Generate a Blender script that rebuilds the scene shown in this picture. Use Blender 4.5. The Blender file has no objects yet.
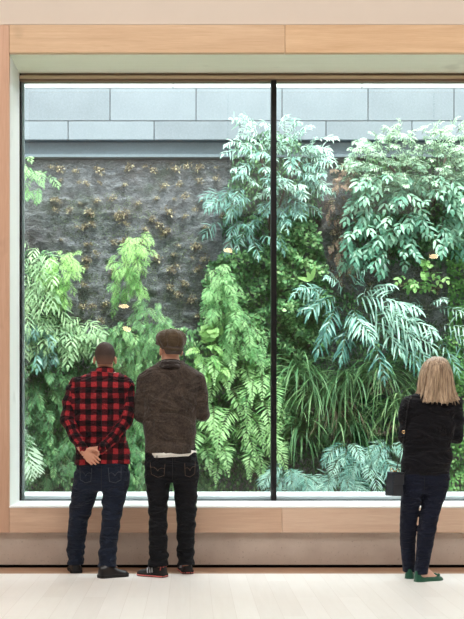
import bpy, math, random
import numpy as np
from mathutils import Vector, Matrix
from mathutils.bvhtree import BVHTree

PI = math.pi
C = bpy.context.scene.collection
F_PX = 1146.6          # focal length in pixels of the 464 x 619 frame
D_CAM = 9.0            # camera stands 9 m in front of the window wall
H_CAM = 1.24

def P(px, py, Y=0.0):
    """point of the place at depth Y seen at pixel px, py"""
    d = D_CAM + Y
    return np.array(((px - 190.0) * d / F_PX, Y, H_CAM + (410.0 - py) * d / F_PX))
def M(n, Y=0.0):
    return n * (D_CAM + Y) / F_PX

def lin(r, g, b):
    def f(c):
        c /= 255.0
        return c / 12.92 if c <= 0.04045 else ((c + 0.055) / 1.055) ** 2.4
    return (f(r), f(g), f(b), 1.0)

# ------------------------------------------------------------------ materials
class NT:
    def __init__(s, name):
        s.m = bpy.data.materials.new(name); s.m.use_nodes = True
        s.t = s.m.node_tree; s.t.nodes.clear()
        s.out = s.t.nodes.new('ShaderNodeOutputMaterial')
    def n(s, typ, **kw):
        nd = s.t.nodes.new('ShaderNode' + typ)
        for k, v in kw.items():
            if k in nd.inputs.keys() if isinstance(k, str) else False:
                nd.inputs[k].default_value = v
            else:
                setattr(nd, k, v)
        return nd
    def l(s, a, b):
        s.t.links.new(a, b)
    def obj(s):
        return s.n('TexCoord').outputs['Object']
    def mapping(s, src, scale=(1, 1, 1), rot=(0, 0, 0), loc=(0, 0, 0)):
        m = s.n('Mapping'); m.inputs['Scale'].default_value = scale
        m.inputs['Rotation'].default_value = rot; m.inputs['Location'].default_value = loc
        s.l(src, m.inputs['Vector']); return m.outputs[0]
    def noise(s, src, scale, detail=4, rough=0.55, dist=0.0):
        n = s.n('TexNoise'); n.inputs['Scale'].default_value = scale; n.inputs['Detail'].default_value = detail
        n.inputs['Roughness'].default_value = rough; n.inputs['Distortion'].default_value = dist
        s.l(src, n.inputs['Vector']); return n.outputs['Fac']
    def ramp(s, src, stops, interp='LINEAR'):
        r = s.n('ValToRGB'); cr = r.color_ramp; cr.interpolation = interp
        while len(cr.elements) < len(stops): cr.elements.new(0.5)
        for e, (p, c) in zip(cr.elements, stops):
            e.position = p; e.color = c if len(c) == 4 else (*c, 1)
        s.l(src, r.inputs[0]); return r.outputs[0]
    def mix(s, fac, a, b, mode='MIX'):
        m = s.n('Mix', data_type='RGBA', blend_type=mode)
        for v, i in ((fac, 0), (a, 6), (b, 7)):
            if isinstance(v, (float, int)): m.inputs[i].default_value = v
            elif isinstance(v, tuple): m.inputs[i].default_value = v
            else: s.l(v, m.inputs[i])
        return m.outputs[2]
    def math(s, op, a, b=0.0):
        m = s.n('Math', operation=op)
        for v, i in ((a, 0), (b, 1)):
            if isinstance(v, (float, int)): m.inputs[i].default_value = v
            else: s.l(v, m.inputs[i])
        return m.outputs[0]
    def bump(s, h, strength=0.3, dist=0.01):
        b = s.n('Bump'); b.inputs['Strength'].default_value = strength; b.inputs['Distance'].default_value = dist
        s.l(h, b.inputs['Height']); return b.outputs[0]
    def bsdf(s, color, rough=0.6, normal=None, metal=0.0, spec=0.5, sheen=0.0, coat=0.0):
        b = s.n('BsdfPrincipled')
        if isinstance(color, tuple): b.inputs['Base Color'].default_value = color
        else: s.l(color, b.inputs['Base Color'])
        if isinstance(rough, (float, int)): b.inputs['Roughness'].default_value = rough
        else: s.l(rough, b.inputs['Roughness'])
        b.inputs['Metallic'].default_value = metal; b.inputs['Specular IOR Level'].default_value = spec
        b.inputs['Sheen Weight'].default_value = sheen; b.inputs['Coat Weight'].default_value = coat
        if normal is not None: s.l(normal, b.inputs['Normal'])
        return b
    def done(s, sh):
        s.l(sh if not hasattr(sh, 'outputs') else sh.outputs[0], s.out.inputs[0]); return s.m

def plain(name, col, rough=0.5, metal=0.0, spec=0.5, noise=0.15, nscale=30, bump=0.1, bscale=200, sheen=0.0):
    k = NT(name); co = k.obj()
    f = k.noise(co, nscale, 5)
    d = tuple(c * (1 - noise) for c in col[:3]) + (1,); h = tuple(min(1, c * (1 + noise)) for c in col[:3]) + (1,)
    c = k.mix(f, d, h)
    nb = k.bump(k.noise(co, bscale, 3), bump, 0.004)
    return k.done(k.bsdf(c, rough, nb, metal, spec, sheen))

def wood(name, dark, light, axis='x', rough=0.5, grain=1.0, seed=0.0):
    k = NT(name); co = k.obj()
    sc = {'x': (0.35, 6, 6), 'z': (6, 6, 0.35), 'y': (6, 0.35, 6)}[axis]
    v = k.mapping(co, sc, loc=(seed, seed * 2, seed * 3))
    a = k.noise(v, 2.2, 6, 0.6, 1.2)
    v2 = k.mapping(co, tuple(s * 9 if s > 1 else s * 5 for s in sc), loc=(seed, 1, seed))
    b = k.noise(v2, 3.0, 4, 0.7, 0.2)
    v3 = k.mapping(co, (1.1, 1.1, 1.1), loc=(seed * 3, 2, 1))
    kn = k.noise(v3, 3.2, 2, 0.5)
    f = k.mix(0.45, a, b)
    c = k.ramp(f, [(0.25, dark), (0.5, tuple((x + y) / 2 for x, y in zip(dark, light))), (0.72, light)])
    c = k.mix(k.ramp(kn, [(0.66, (0, 0, 0)), (0.8, (0.35, 0.35, 0.35))]), c, tuple(x * 0.6 for x in dark[:3]) + (1,))
    nb = k.bump(b, 0.12 * grain, 0.003)
    return k.done(k.bsdf(c, rough, nb, spec=0.35))

# ------------------------------------------------------------------ meshes
def tag(o, label=None, cat=None, group=None, kind=None):
    if label: o['label'] = label
    if cat: o['category'] = cat
    if group: o['group'] = group
    if kind: o['kind'] = kind
    return o
def empty(name, loc=(0, 0, 0), rz=0.0):
    o = bpy.data.objects.new(name, None); C.objects.link(o)
    o.location = tuple(float(x) for x in loc); o.rotation_euler = (0, 0, rz); o.empty_display_size = 0.1
    return o
def build(name, V, Fs, mats, parent=None, smooth=False, mi=None, attrs=None, loc=None):
    """V (n,3); Fs list of faces or (n,k) array. With a parent the vertices stay in world space minus the parent's place."""
    V = np.asarray(V, dtype=np.float64).copy()
    if loc is not None: off = np.array(loc, float)
    elif parent is not None: off = np.zeros(3)
    else: off = np.zeros(3)
    if parent is not None:
        pw = np.zeros(3); q = parent
        while q is not None: pw += np.array(q.location); q = q.parent
        V = V - pw
    V = V - off
    me = bpy.data.meshes.new(name)
    if isinstance(Fs, np.ndarray): Fs = [Fs]
    elif Fs and not isinstance(Fs[0], np.ndarray):
        by = {}
        for f in Fs: by.setdefault(len(f), []).append(f)
        if mi is None or isinstance(mi, int): Fs = [np.array(v) for v in by.values()]
        else:
            me.from_pydata(V.tolist(), [], [tuple(int(i) for i in f) for f in Fs])
            me.polygons.foreach_set('material_index', np.array(mi, dtype=np.int32)); Fs = None
    if Fs is not None:
        me.vertices.add(len(V)); me.vertices.foreach_set('co', V.ravel().astype(np.float32))
        idx = np.concatenate([f.ravel() for f in Fs]).astype(np.int32)
        tot = np.concatenate([np.full(len(f), f.shape[1]) for f in Fs]).astype(np.int32)
        st = np.concatenate(([0], np.cumsum(tot)[:-1])).astype(np.int32)
        me.loops.add(len(idx)); me.loops.foreach_set('vertex_index', idx)
        me.polygons.add(len(tot)); me.polygons.foreach_set('loop_start', st)
        if isinstance(mi, np.ndarray): me.polygons.foreach_set('material_index', mi.astype(np.int32))
        me.update(calc_edges=True)
    for m in (mats if isinstance(mats, (list, tuple)) else [mats]): me.materials.append(m)
    if smooth:
        me.polygons.foreach_set('use_smooth', np.ones(len(me.polygons), dtype=bool))
    if attrs:
        for an, (typ, arr) in attrs.items():
            a = me.attributes.new(an, typ, 'POINT')
            a.data.foreach_set('value' if typ == 'FLOAT' else 'vector', np.asarray(arr, dtype=np.float32).ravel())
    me.validate(); me.update()
    o = bpy.data.objects.new(name, me); C.objects.link(o)
    o.location = tuple(off)
    if parent is not None: o.parent = parent
    return o

class MB:
    def __init__(s): s.v = []; s.f = []; s.mi = []
    def add(s, V, Fs, mi=0):
        b = len(s.v); s.v.extend([tuple(x) for x in V]); s.f.extend([tuple(i + b for i in f) for f in Fs]); s.mi.extend([mi] * len(Fs)); return s
    def box(s, x0, x1, y0, y1, z0, z1, bv=0.0, mi=0):
        if bv <= 0:
            V = [(x, y, z) for z in (z0, z1) for y in (y0, y1) for x in (x0, x1)]
            return s.add(V, [(0, 2, 3, 1), (4, 5, 7, 6), (0, 1, 5, 4), (2, 6, 7, 3), (0, 4, 6, 2), (1, 3, 7, 5)], mi)
        V = []; lo = (x0, y0, z0); hi = (x1, y1, z1)
        idx = {}
        for sx in (0, 1):
            for sy in (0, 1):
                for sz in (0, 1):
                    for ax in range(3):
                        p = []
                        for a, sgn in enumerate((sx, sy, sz)):
                            e = hi[a] if sgn else lo[a]
                            if a != ax: e += -bv if sgn else bv
                            p.append(e)
                        idx[(sx, sy, sz, ax)] = len(V); V.append(tuple(p))
        Fs = []
        for ax in range(3):
            o1, o2 = [a for a in range(3) if a != ax]
            for sg in (0, 1):
                q = []
                for u, v in ((0, 0), (1, 0), (1, 1), (0, 1)):
                    t = [0, 0, 0]; t[ax] = sg; t[o1] = u; t[o2] = v
                    q.append(idx[(*t, ax)])
                flip = (sg == 0) != (ax == 1)
                Fs.append(tuple(q[::-1]) if flip else tuple(q))
        for ax in range(3):          # edges running along ax
            o1, o2 = [a for a in range(3) if a != ax]
            for u in (0, 1):
                for v in (0, 1):
                    t0 = [0, 0, 0]; t0[o1] = u; t0[o2] = v; t1 = list(t0); t1[ax] = 1
                    Fs.append((idx[(*t0, o1)], idx[(*t1, o1)], idx[(*t1, o2)], idx[(*t0, o2)]))
        for sx in (0, 1):
            for sy in (0, 1):
                for sz in (0, 1):
                    Fs.append(tuple(idx[(sx, sy, sz, a)] for a in range(3)))
        return s.add(V, Fs, mi)
    def tube(s, pts, r, n=8, mi=0, caps=True, closed=False):
        pts = [np.array(p, float) for p in pts]; m = len(pts)
        rr = r if isinstance(r, (list, tuple, np.ndarray)) else [r] * m
        V = []; up = None
        for i, p in enumerate(pts):
            a = pts[(i - 1) % m] if (i > 0 or closed) else p; b = pts[(i + 1) % m] if (i < m - 1 or closed) else p
            t = b - a; t /= (np.linalg.norm(t) + 1e-9)
            if up is None:
                up = np.array((0, 0, 1.0)) if abs(t[2]) < 0.9 else np.array((0, 1.0, 0))
            u = up - t * np.dot(up, t); u /= (np.linalg.norm(u) + 1e-9); w = np.cross(t, u); up = u
            for k in range(n):
                an = 2 * PI * k / n; V.append(p + (u * math.cos(an) + w * math.sin(an)) * rr[i])
        Fs = []
        for i in range(m if closed else m - 1):
            j = (i + 1) % m
            for k in range(n):
                k2 = (k + 1) % n; Fs.append((i * n + k, i * n + k2, j * n + k2, j * n + k))
        if caps and not closed: Fs.append(tuple(range(n))[::-1]); Fs.append(tuple((m - 1) * n + k for k in range(n)))
        return s.add(V, Fs, mi)
    def rings(s, R, mi=0, caps=True):
        n = len(R[0]); V = [p for r in R for p in r]; Fs = []
        for i in range(len(R) - 1):
            for k in range(n):
                k2 = (k + 1) % n; Fs.append((i * n + k, i * n + k2, (i + 1) * n + k2, (i + 1) * n + k))
        if caps: Fs.append(tuple(range(n))[::-1]); Fs.append(tuple((len(R) - 1) * n + k for k in range(n)))
        return s.add(V, Fs, mi)
    def xf(s, Mx):
        s.v = [tuple(Mx @ Vector(p)) for p in s.v]; return s
    def build(s, name, mats, parent=None, smooth=False, loc=None, fix=True):
        o = build(name, s.v, s.f, mats, parent, smooth, mi=s.mi, loc=loc)
        if fix:
            import bmesh
            bm = bmesh.new(); bm.from_mesh(o.data); bmesh.ops.recalc_face_normals(bm, faces=bm.faces); bm.to_mesh(o.data); bm.free()
        return o

# ------------------------------------------------------------------ implicit surfaces -> mesh
def axis(lo, hi, step, fine=()):
    out = [lo]
    while out[-1] < hi:
        x = out[-1]; st = step
        for a, b, sf in fine:
            if a - step <= x <= b: st = min(st, sf)
        out.append(x + st)
    return np.array(out)

class Field:
    def __init__(s, xs, ys, zs):
        s.x, s.y, s.z = xs, ys, zs
        s.F = np.full((len(xs), len(ys), len(zs)), 0.5, dtype=np.float32)
    def sl(s, lo, hi, m=0.05):
        r = []
        for a, l, h in zip((s.x, s.y, s.z), lo, hi):
            i0 = max(0, np.searchsorted(a, l - m) - 1); i1 = min(len(a), np.searchsorted(a, h + m) + 1); r.append(slice(i0, max(i1, i0 + 1)))
        X, Y, Z = np.meshgrid(s.x[r[0]], s.y[r[1]], s.z[r[2]], indexing='ij', sparse=True)
        return tuple(r), X, Y, Z
    def un(s, sl, d, k):
        a = s.F[sl]
        if k <= 0: s.F[sl] = np.minimum(a, d); return
        h = np.clip(0.5 + 0.5 * (a - d) / k, 0, 1)
        s.F[sl] = a * (1 - h) + d * h - k * h * (1 - h)
    def cone(s, a, b, ra, rb, k=0.02, flat=None):
        a = np.array(a, float); b = np.array(b, float); r = max(ra, rb)
        sl, X, Y, Z = s.sl(np.minimum(a, b) - r, np.maximum(a, b) + r)
        ba = b - a; L = float(ba @ ba) + 1e-12
        t = np.clip(((X - a[0]) * ba[0] + (Y - a[1]) * ba[1] + (Z - a[2]) * ba[2]) / L, 0, 1)
        dx, dy, dz = X - a[0] - ba[0] * t, Y - a[1] - ba[1] * t, Z - a[2] - ba[2] * t
        if flat is not None:      # flat = (unit vector, factor): thinner along the vector
            n, f = np.array(flat[0], float), flat[1]; n /= np.linalg.norm(n)
            dn = dx * n[0] + dy * n[1] + dz * n[2]
            q = np.sqrt(np.maximum(dx * dx + dy * dy + dz * dz - dn * dn, 0) + (dn / f) ** 2)
            d = (q - (ra + (rb - ra) * t)) * (f ** 0.5)
        else: d = np.sqrt(dx * dx + dy * dy + dz * dz) - (ra + (rb - ra) * t)
        s.un(sl, d.astype(np.float32), k)
    def ell(s, c, r, k=0.02, Rm=None, sub=False):
        c = np.array(c, float); r = np.array(r, float); R = max(r)
        sl, X, Y, Z = s.sl(c - R, c + R); x, y, z = X - c[0], Y - c[1], Z - c[2]
        if Rm is not None:
            Rm = np.array(Rm)
            x, y, z = (Rm[0, i] * x + Rm[1, i] * y + Rm[2, i] * z for i in range(3))
        k0 = np.sqrt((x / r[0]) ** 2 + (y / r[1]) ** 2 + (z / r[2]) ** 2); k1 = np.sqrt((x / r[0] ** 2) ** 2 + (y / r[1] ** 2) ** 2 + (z / r[2] ** 2) ** 2) + 1e-6
        d = (k0 * (k0 - 1) / k1).astype(np.float32)
        if sub:
            a = s.F[sl]; h = np.clip(0.5 - 0.5 * (a + d) / max(k, 1e-4), 0, 1); s.F[sl] = a * (1 - h) - d * h + k * h * (1 - h)
        else: s.un(sl, d, k)
    def loft(s, rows, k=0.02, shrink=0.0, pw=2.3, zlo=None, zhi=None):
        """rows: (z, cx, cy, a, b), any order of z"""
        R = np.array(sorted(rows, key=lambda q: q[0]), float)
        z = np.arange(R[0, 0] - 0.001, R[-1, 0] + 0.002, 0.004)
        cols = [np.interp(z, R[:, 0], R[:, i]) for i in range(1, 5)]
        ker = np.hanning(11); ker /= ker.sum()
        cols = [np.convolve(np.pad(c, 5, mode='edge'), ker, 'valid') for c in cols]
        lo = (min(cols[0] - cols[2]), min(cols[1] - cols[3]), R[0, 0]); hi = (max(cols[0] + cols[2]), max(cols[1] + cols[3]), R[-1, 0])
        sl, X, Y, Z = s.sl(lo, hi)
        cx, cy, a, b = (np.interp(Z, z, c) for c in cols)
        a = a - shrink; b = b - shrink
        q = ((np.abs(X - cx) / a) ** pw + (np.abs(Y - cy) / b) ** pw) ** (1 / pw)
        d = (q - 1) * np.minimum(a, b)
        z0 = R[0, 0] if zlo is None else zlo; z1 = R[-1, 0] if zhi is None else zhi
        d = np.maximum(d, np.maximum(z0 - Z, Z - z1))
        s.un(sl, d.astype(np.float32), k)
    def disp(s, fn):
        X, Y, Z = np.meshgrid(s.x, s.y, s.z, indexing='ij', sparse=True)
        s.F = (s.F + fn(X, Y, Z)).astype(np.float32)
    def cut(s, fn):           # keep where fn < 0
        X, Y, Z = np.meshgrid(s.x, s.y, s.z, indexing='ij', sparse=True)
        s.F = np.maximum(s.F, fn(X, Y, Z)).astype(np.float32)
    def mesh(s, smooth=1):
        F = s.F; ins = F < 0; nx, ny, nz = F.shape
        acc = np.zeros((nx - 1, ny - 1, nz - 1, 3), np.float32); cnt = np.zeros((nx - 1, ny - 1, nz - 1), np.float32)
        ax = (s.x, s.y, s.z); crosses = []
        for d in range(3):
            s0 = [slice(None)] * 3; s1 = [slice(None)] * 3; s0[d] = slice(0, -1); s1[d] = slice(1, None)
            a = ins[tuple(s0)]; b = ins[tuple(s1)]; I = np.argwhere(a != b)
            fa = F[tuple(s0)][a != b]; fb = F[tuple(s1)][a != b]; t = fa / (fa - fb)
            p = np.stack([ax[i][I[:, i]] for i in range(3)], 1).astype(np.float32)
            p[:, d] = ax[d][I[:, d]] * (1 - t) + ax[d][I[:, d] + 1] * t
            o1, o2 = [i for i in range(3) if i != d]
            for u in (0, -1):
                for v in (0, -1):
                    J = I.copy(); J[:, o1] += u; J[:, o2] += v
                    ok = (J[:, o1] >= 0) & (J[:, o2] >= 0) & (J[:, o1] < acc.shape[o1]) & (J[:, o2] < acc.shape[o2]) & (J[:, d] < acc.shape[d])
                    Jk = J[ok]; np.add.at(acc, (Jk[:, 0], Jk[:, 1], Jk[:, 2]), p[ok]); np.add.at(cnt, (Jk[:, 0], Jk[:, 1], Jk[:, 2]), 1)
            crosses.append((I, a[a != b]))
        idm = -np.ones(cnt.shape, np.int64); m = cnt > 0; idm[m] = np.arange(m.sum()); V = acc[m] / cnt[m][:, None]
        Q = []
        for d, (I, inside) in enumerate(crosses):
            o1, o2 = [(1, 2), (2, 0), (0, 1)][d]
            ok = (I[:, o1] > 0) & (I[:, o2] > 0) & (I[:, o1] < idm.shape[o1]) & (I[:, o2] < idm.shape[o2]); J = I[ok]; ii = inside[ok]
            def g(u, v):
                K = J.copy(); K[:, o1] += u; K[:, o2] += v; return idm[K[:, 0], K[:, 1], K[:, 2]]
            q = np.stack([g(-1, -1), g(0, -1), g(0, 0), g(-1, 0)], 1)
            q[~ii] = q[~ii][:, ::-1]; Q.append(q)
        Q = np.concatenate(Q); Q = Q[(Q >= 0).all(1)]
        V = V.astype(np.float64)
        for _ in range(smooth):
            S = np.zeros_like(V); n = np.zeros(len(V))
            for i in range(4):
                a, b = Q[:, i], Q[:, (i + 1) % 4]
                np.add.at(S, a, V[b]); np.add.at(S, b, V[a]); np.add.at(n, a, 1); np.add.at(n, b, 1)
            V = V * 0.5 + 0.5 * S / np.maximum(n, 1)[:, None]
        return V, Q
WORLD=7.5; ROOM=460; SUN=6.5
# ------------------------------------------------------------------ camera
cam_d = bpy.data.cameras.new('camera'); cam = bpy.data.objects.new('camera', cam_d); C.objects.link(cam)
cam.location = (0, -D_CAM, H_CAM); cam.rotation_euler = (PI / 2, 0, 0)
cam_d.sensor_fit = 'AUTO'; cam_d.sensor_width = 36.0; cam_d.lens = F_PX / 619.0 * 36.0
cam_d.shift_x = (232.0 - 190.0) / 619.0; cam_d.shift_y = (410.0 - 309.5) / 619.0
cam_d.clip_end = 200
sc = bpy.context.scene; sc.camera = cam
sc.view_settings.view_transform = 'Standard'; sc.view_settings.look = 'None'; sc.view_settings.gamma = 1.0
sc.view_settings.use_curve_mapping = False; sc.view_settings.exposure = 0.0
sc.cycles.max_bounces = 10; sc.cycles.transparent_max_bounces = 16; sc.cycles.use_denoising = True
sc.cycles.diffuse_bounces = 5; sc.cycles.sample_clamp_indirect = 6.0

# ------------------------------------------------------------------ setting materials
m_header = wood('oak_header', lin(200, 162, 126), lin(232, 202, 168), 'x', 0.45, seed=1.3)
m_header2 = wood('oak_header_second_board', lin(202, 160, 120), lin(234, 202, 164), 'x', 0.45, seed=7.7)
m_post = wood('oak_post', lin(196, 150, 122), lin(226, 188, 162), 'z', 0.45, seed=3.1)
m_rail = wood('oak_rail', lin(206, 166, 138), lin(240, 210, 184), 'x', 0.45, seed=11.3)
m_rail2 = wood('oak_rail_second_board', lin(212, 174, 148), lin(242, 216, 192), 'x', 0.45, seed=17.9)
m_reveal = wood('whitewashed_oak_lining', lin(232, 232, 208), lin(244, 244, 224), 'x', 0.5, seed=5.0)
m_jamb = wood('whitewashed_oak_lining_upright', lin(240, 243, 238), lin(250, 252, 248), 'z', 0.5, seed=6.0)
m_sill = wood('white_sill_paint', lin(244, 244, 242), lin(252, 252, 250), 'x', 0.4, seed=2.0)
m_plaster = plain('warm_plaster', lin(222, 208, 194), 0.9, noise=0.03, nscale=3, bump=0.15, bscale=60, spec=0.2)
def m_base_plaster():
    k = NT('speckled_plaster'); co = k.obj()
    a = k.noise(co, 4, 5); b = k.noise(co, 70, 3)
    c = k.ramp(a, [(0.3, lin(196, 180, 168)), (0.7, lin(214, 200, 188))])
    c = k.mix(k.ramp(b, [(0.64, (0, 0, 0)), (0.72, (0.6, 0.6, 0.6))]), c, lin(150, 130, 118))
    return k.done(k.bsdf(c, 0.9, k.bump(b, 0.2, 0.003), spec=0.2))
m_base = m_base_plaster()
m_black = plain('black_anodised_frame', lin(14, 15, 17), 0.4, 0.2, noise=0.1, bump=0.02)
m_bronze = plain('bronze_trim', lin(196, 172, 142), 0.5, 0.0, noise=0.06, bump=0.02)
m_darkbronze = plain('dark_bronze_trim', lin(128, 104, 84), 0.5, 0.0, noise=0.06, bump=0.02)
m_framegrey = plain('dark_grey_frame', lin(70, 84, 90), 0.4, 0.2, noise=0.1, bump=0.02)
m_gap = plain('dark_gap', lin(8, 7, 6), 0.9, noise=0.05)
m_alu = plain('pale_grey_edge_profile', lin(150, 160, 160), 0.4, 0.3, noise=0.05)

def m_floor_f():
    k = NT('pale_floor_boards'); co = k.obj()
    br = k.n('TexBrick'); br.offset = 0.5; br.offset_frequency = 2
    br.inputs['Scale'].default_value = 1.0; br.inputs['Mortar Size'].default_value = 0.0012; br.inputs['Mortar Smooth'].default_value = 0.1
    br.inputs['Brick Width'].default_value = 1.4; br.inputs['Row Height'].default_value = 0.14; br.inputs['Bias'].default_value = 0.0
    br.inputs['Color1'].default_value = (0.1, 0.1, 0.1, 1); br.inputs['Color2'].default_value = (0.9, 0.9, 0.9, 1); br.inputs['Mortar'].default_value = (0, 0, 0, 1)
    k.l(k.mapping(co, rot=(0, 0, PI / 2)), br.inputs['Vector'])
    v = k.mapping(co, (8, 0.6, 1)); n = k.noise(v, 3, 5, 0.6, 0.5)
    big = k.noise(co, 1.6, 3)
    f = k.mix(0.5, br.outputs['Color'], n)
    c = k.ramp(f, [(0.15, lin(222, 218, 212)), (0.5, lin(231, 228, 223)), (0.9, lin(237, 235, 231))])
    c = k.mix(k.ramp(big, [(0.4, (0, 0, 0)), (0.7, (0.4, 0.4, 0.4))]), c, lin(226, 221, 214))
    c = k.mix(k.math('MULTIPLY', br.outputs['Fac'], 0.2), c, lin(150, 130, 112))
    return k.done(k.bsdf(c, 0.38, k.bump(n, 0.05, 0.002), spec=0.4))
m_floor = m_floor_f()
m_strip = wood('brown_floor_shade', lin(150, 116, 92), lin(182, 146, 120), 'x', 0.55, seed=21.0)  # shade at the wall foot, put into a darker wood colour

def m_stone_f(name, lo, hi):
    k = NT(name); co = k.obj()
    a = k.noise(co, 1.3, 4); b = k.noise(co, 45, 4, 0.7); g = k.noise(k.mapping(co, (3, 3, 0.6)), 2.0, 3)
    oi = k.n('ObjectInfo')
    f = k.mix(0.5, a, b)
    c = k.ramp(f, [(0.3, lo), (0.65, hi)])
    c = k.mix(k.math('MULTIPLY', g, 0.25), c, tuple(x * 0.8 for x in lo[:3]) + (1,))
    c = k.mix(k.math('MULTIPLY', oi.outputs['Random'], 0.35), c, tuple(x * 1.12 for x in hi[:3]) + (1,))
    return k.done(k.bsdf(c, 0.85, k.bump(b, 0.3, 0.003), spec=0.2))
m_block = m_stone_f('grey_granite_block', lin(112, 117, 122), lin(142, 148, 153))
m_coping = m_stone_f('pale_limestone_coping', lin(206, 210, 208), lin(228, 230, 228))
m_panel = m_stone_f('slate_grey_flashing', lin(88, 98, 104), lin(120, 130, 136))
m_ledge = plain('white_concrete_ledge', lin(246, 248, 248), 0.8, noise=0.04, nscale=8)
m_joint = plain('dark_joint', lin(70, 80, 86), 0.9)

def m_felt_f():
    k = NT('grey_planting_felt'); co = k.obj()
    a = k.noise(co, 1.4, 6, 0.6); b = k.noise(k.mapping(co, (1, 1, 2.0)), 17, 6, 0.75, 1.2); s = k.noise(k.mapping(co, (5, 5, 0.5)), 4, 4)
    mo = k.noise(k.mapping(co, loc=(4, 2, 7)), 2.3, 6, 0.7)
    c = k.ramp(b, [(0.28, lin(52, 52, 56)), (0.5, lin(118, 120, 123)), (0.68, lin(172, 172, 170))])
    c = k.mix(k.math('MULTIPLY', s, 0.45), c, lin(160, 164, 170))
    c = k.mix(k.ramp(mo, [(0.5, (0, 0, 0)), (0.68, (0.75, 0.75, 0.75))]), c, lin(62, 84, 58))
    c = k.mix(k.ramp(a, [(0.52, (0, 0, 0)), (0.7, (0.5, 0.5, 0.5))]), c, lin(92, 74, 68))
    return k.done(k.bsdf(c, 0.95, k.bump(b, 1.0, 0.06), spec=0.1))
m_felt = m_felt_f()

# ------------------------------------------------------------------ room
XL, XR = -9.0, 9.5
def struct(mb, name, mat, parent=None, loc=None):
    o = mb.build(name, mat, parent, loc=loc)
    if parent is None: o['kind'] = 'structure'
    return o
fx0, fx1 = P(9, 0)[0], 4.4                # window opening, left edge and right edge (right one is outside the frame)
z_sill, z_head = P(0, 506.2)[2], P(0, 52.6)[2]
z_top = P(0, 24.8)[2]; z_rail = P(0, 532.7)[2]
z_base0 = 0.021
YG = 0.575

struct(MB().box(XL, XR, -28, -0.31, -0.2, 0.0), 'floor', m_floor)
struct(MB().box(XL, XR, -0.31, 0.022, -0.2, 0.0), 'floor_shade_strip', m_strip)  # strip of floor darkened by its colour to stand for shade
struct(MB().box(XL, XR, 0.022, 0.12, -0.2, -0.012).box(XL, XR, 0.12, 0.2, -0.2, 0.021), 'trim_2', m_gap)
struct(MB().box(XL, XR, -28, 1.0, 6.5, 6.7), 'ceiling', m_plaster)
struct(MB().box(XL - .2, XL, -28, 0.6, 0, 6.5), 'wall_left', m_plaster)
struct(MB().box(XR, XR + .2, -28, 0.6, 0, 6.5), 'wall_right', m_plaster)
struct(MB().box(XL, XR, -28.2, -28, 0, 6.5), 'wall_back', m_plaster)
w = MB()
pl = fx0 - M(28)                          # left edge of the post
w.box(XL, XR, 0.012, 0.55, z_top + 0.006, 6.5)
w.box(XL, pl, 0.012, 0.55, z_rail, z_top + 0.006)
w.box(fx1 + .24, XR, 0.012, 0.55, z_rail, z_top + 0.006)
struct(w, 'wall_front', m_plaster)
struct(MB().box(XL, XR, 0.035, 0.55, z_base0, z_rail), 'wall_front_lower', m_base)

# window surround of oak boards
jx = P(285, 0)[0]; g = 0.003
struct(MB().box(fx0 + g, jx - g / 2, 0, 0.05, z_head, z_top, 0.002), 'trim_3', m_header)
struct(MB().box(jx + g / 2, fx1 + .22, 0, 0.05, z_head, z_top, 0.002), 'trim_4', m_header2)
struct(MB().box(pl, fx0, 0, 0.05, z_rail, z_top, 0.002), 'trim_5', m_post)
struct(MB().box(fx1, fx1 + .22, 0, 0.05, z_rail, z_head - .003, 0.002), 'trim_6', m_post)
jx2 = P(282, 0)[0]
struct(MB().box(fx0 + g, jx2 - g / 2, 0, 0.05, z_rail, z_sill - .014, 0.002), 'trim_7', m_rail)
struct(MB().box(jx2 + g / 2, fx1, 0, 0.05, z_rail, z_sill - .014, 0.002), 'trim_8', m_rail2)
# lining of the deep opening
struct(MB().box(fx0, fx1, 0.05, YG + .1, z_head, z_head + 0.03), 'trim_9', m_reveal)
struct(MB().box(fx0 - .03, fx0, 0.05, YG + .1, z_rail, z_head), 'floor_shade_strip0', m_jamb)
struct(MB().box(fx1, fx1 + .03, 0.05, YG + .1, z_rail, z_head), 'floor_shade_strip1', m_jamb)
struct(MB().box(fx0, fx1, -0.004, YG - .02, z_sill - .014, z_sill, 0.003), 'floor_shade_strip2', m_sill)
struct(MB().box(fx0, fx1, 0.06, YG + .03, z_rail, z_sill - .014), 'floor_shade_strip3', m_gap)

# window: frame, mullion, two panes
gz0, gz1 = P(0, 499, YG)[2], P(0, 81.2, YG)[2]
win = empty('window_1', (fx0, YG, z_sill)); win['kind'] = 'structure'
MB().box(fx0, fx1, YG - .02, YG + .04, z_sill, P(0, 499.4, YG)[2]).build('window_frame', m_framegrey, win)
MB().box(fx0, P(21.6, 0, YG)[0], YG - .02, YG + .04, z_sill, z_head).build('side_gasket', m_black, win)
MB().box(P(22.0, 0, YG)[0], P(24.0, 0, YG)[0], YG + .012, YG + .04, z_sill, z_head).build('edge_profile', m_alu, win)
mx0, mx1 = P(270.8, 0, YG)[0], P(276.2, 0, YG)[0]
MB().box(mx0, mx1, YG - .045, YG + .05, z_sill, gz1 - .002, 0.003).build('mullion', m_black, win)
za = [P(0, y, YG - .03)[2] for y in (73.5, 75.6, 78.8, 81.2)]
MB().box(fx0, fx1, YG - .02, YG + .05, za[1], z_head).build('head_gap', m_darkbronze, win)
MB().box(fx0, fx1, YG - .045, YG + .05, za[2], za[1] - .002, 0.003).build('head_profile', m_bronze, win)
MB().box(fx0, fx1, YG - .03, YG + .05, za[3], za[2], 0.002).build('lower_head_profile', m_darkbronze, win)
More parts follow.
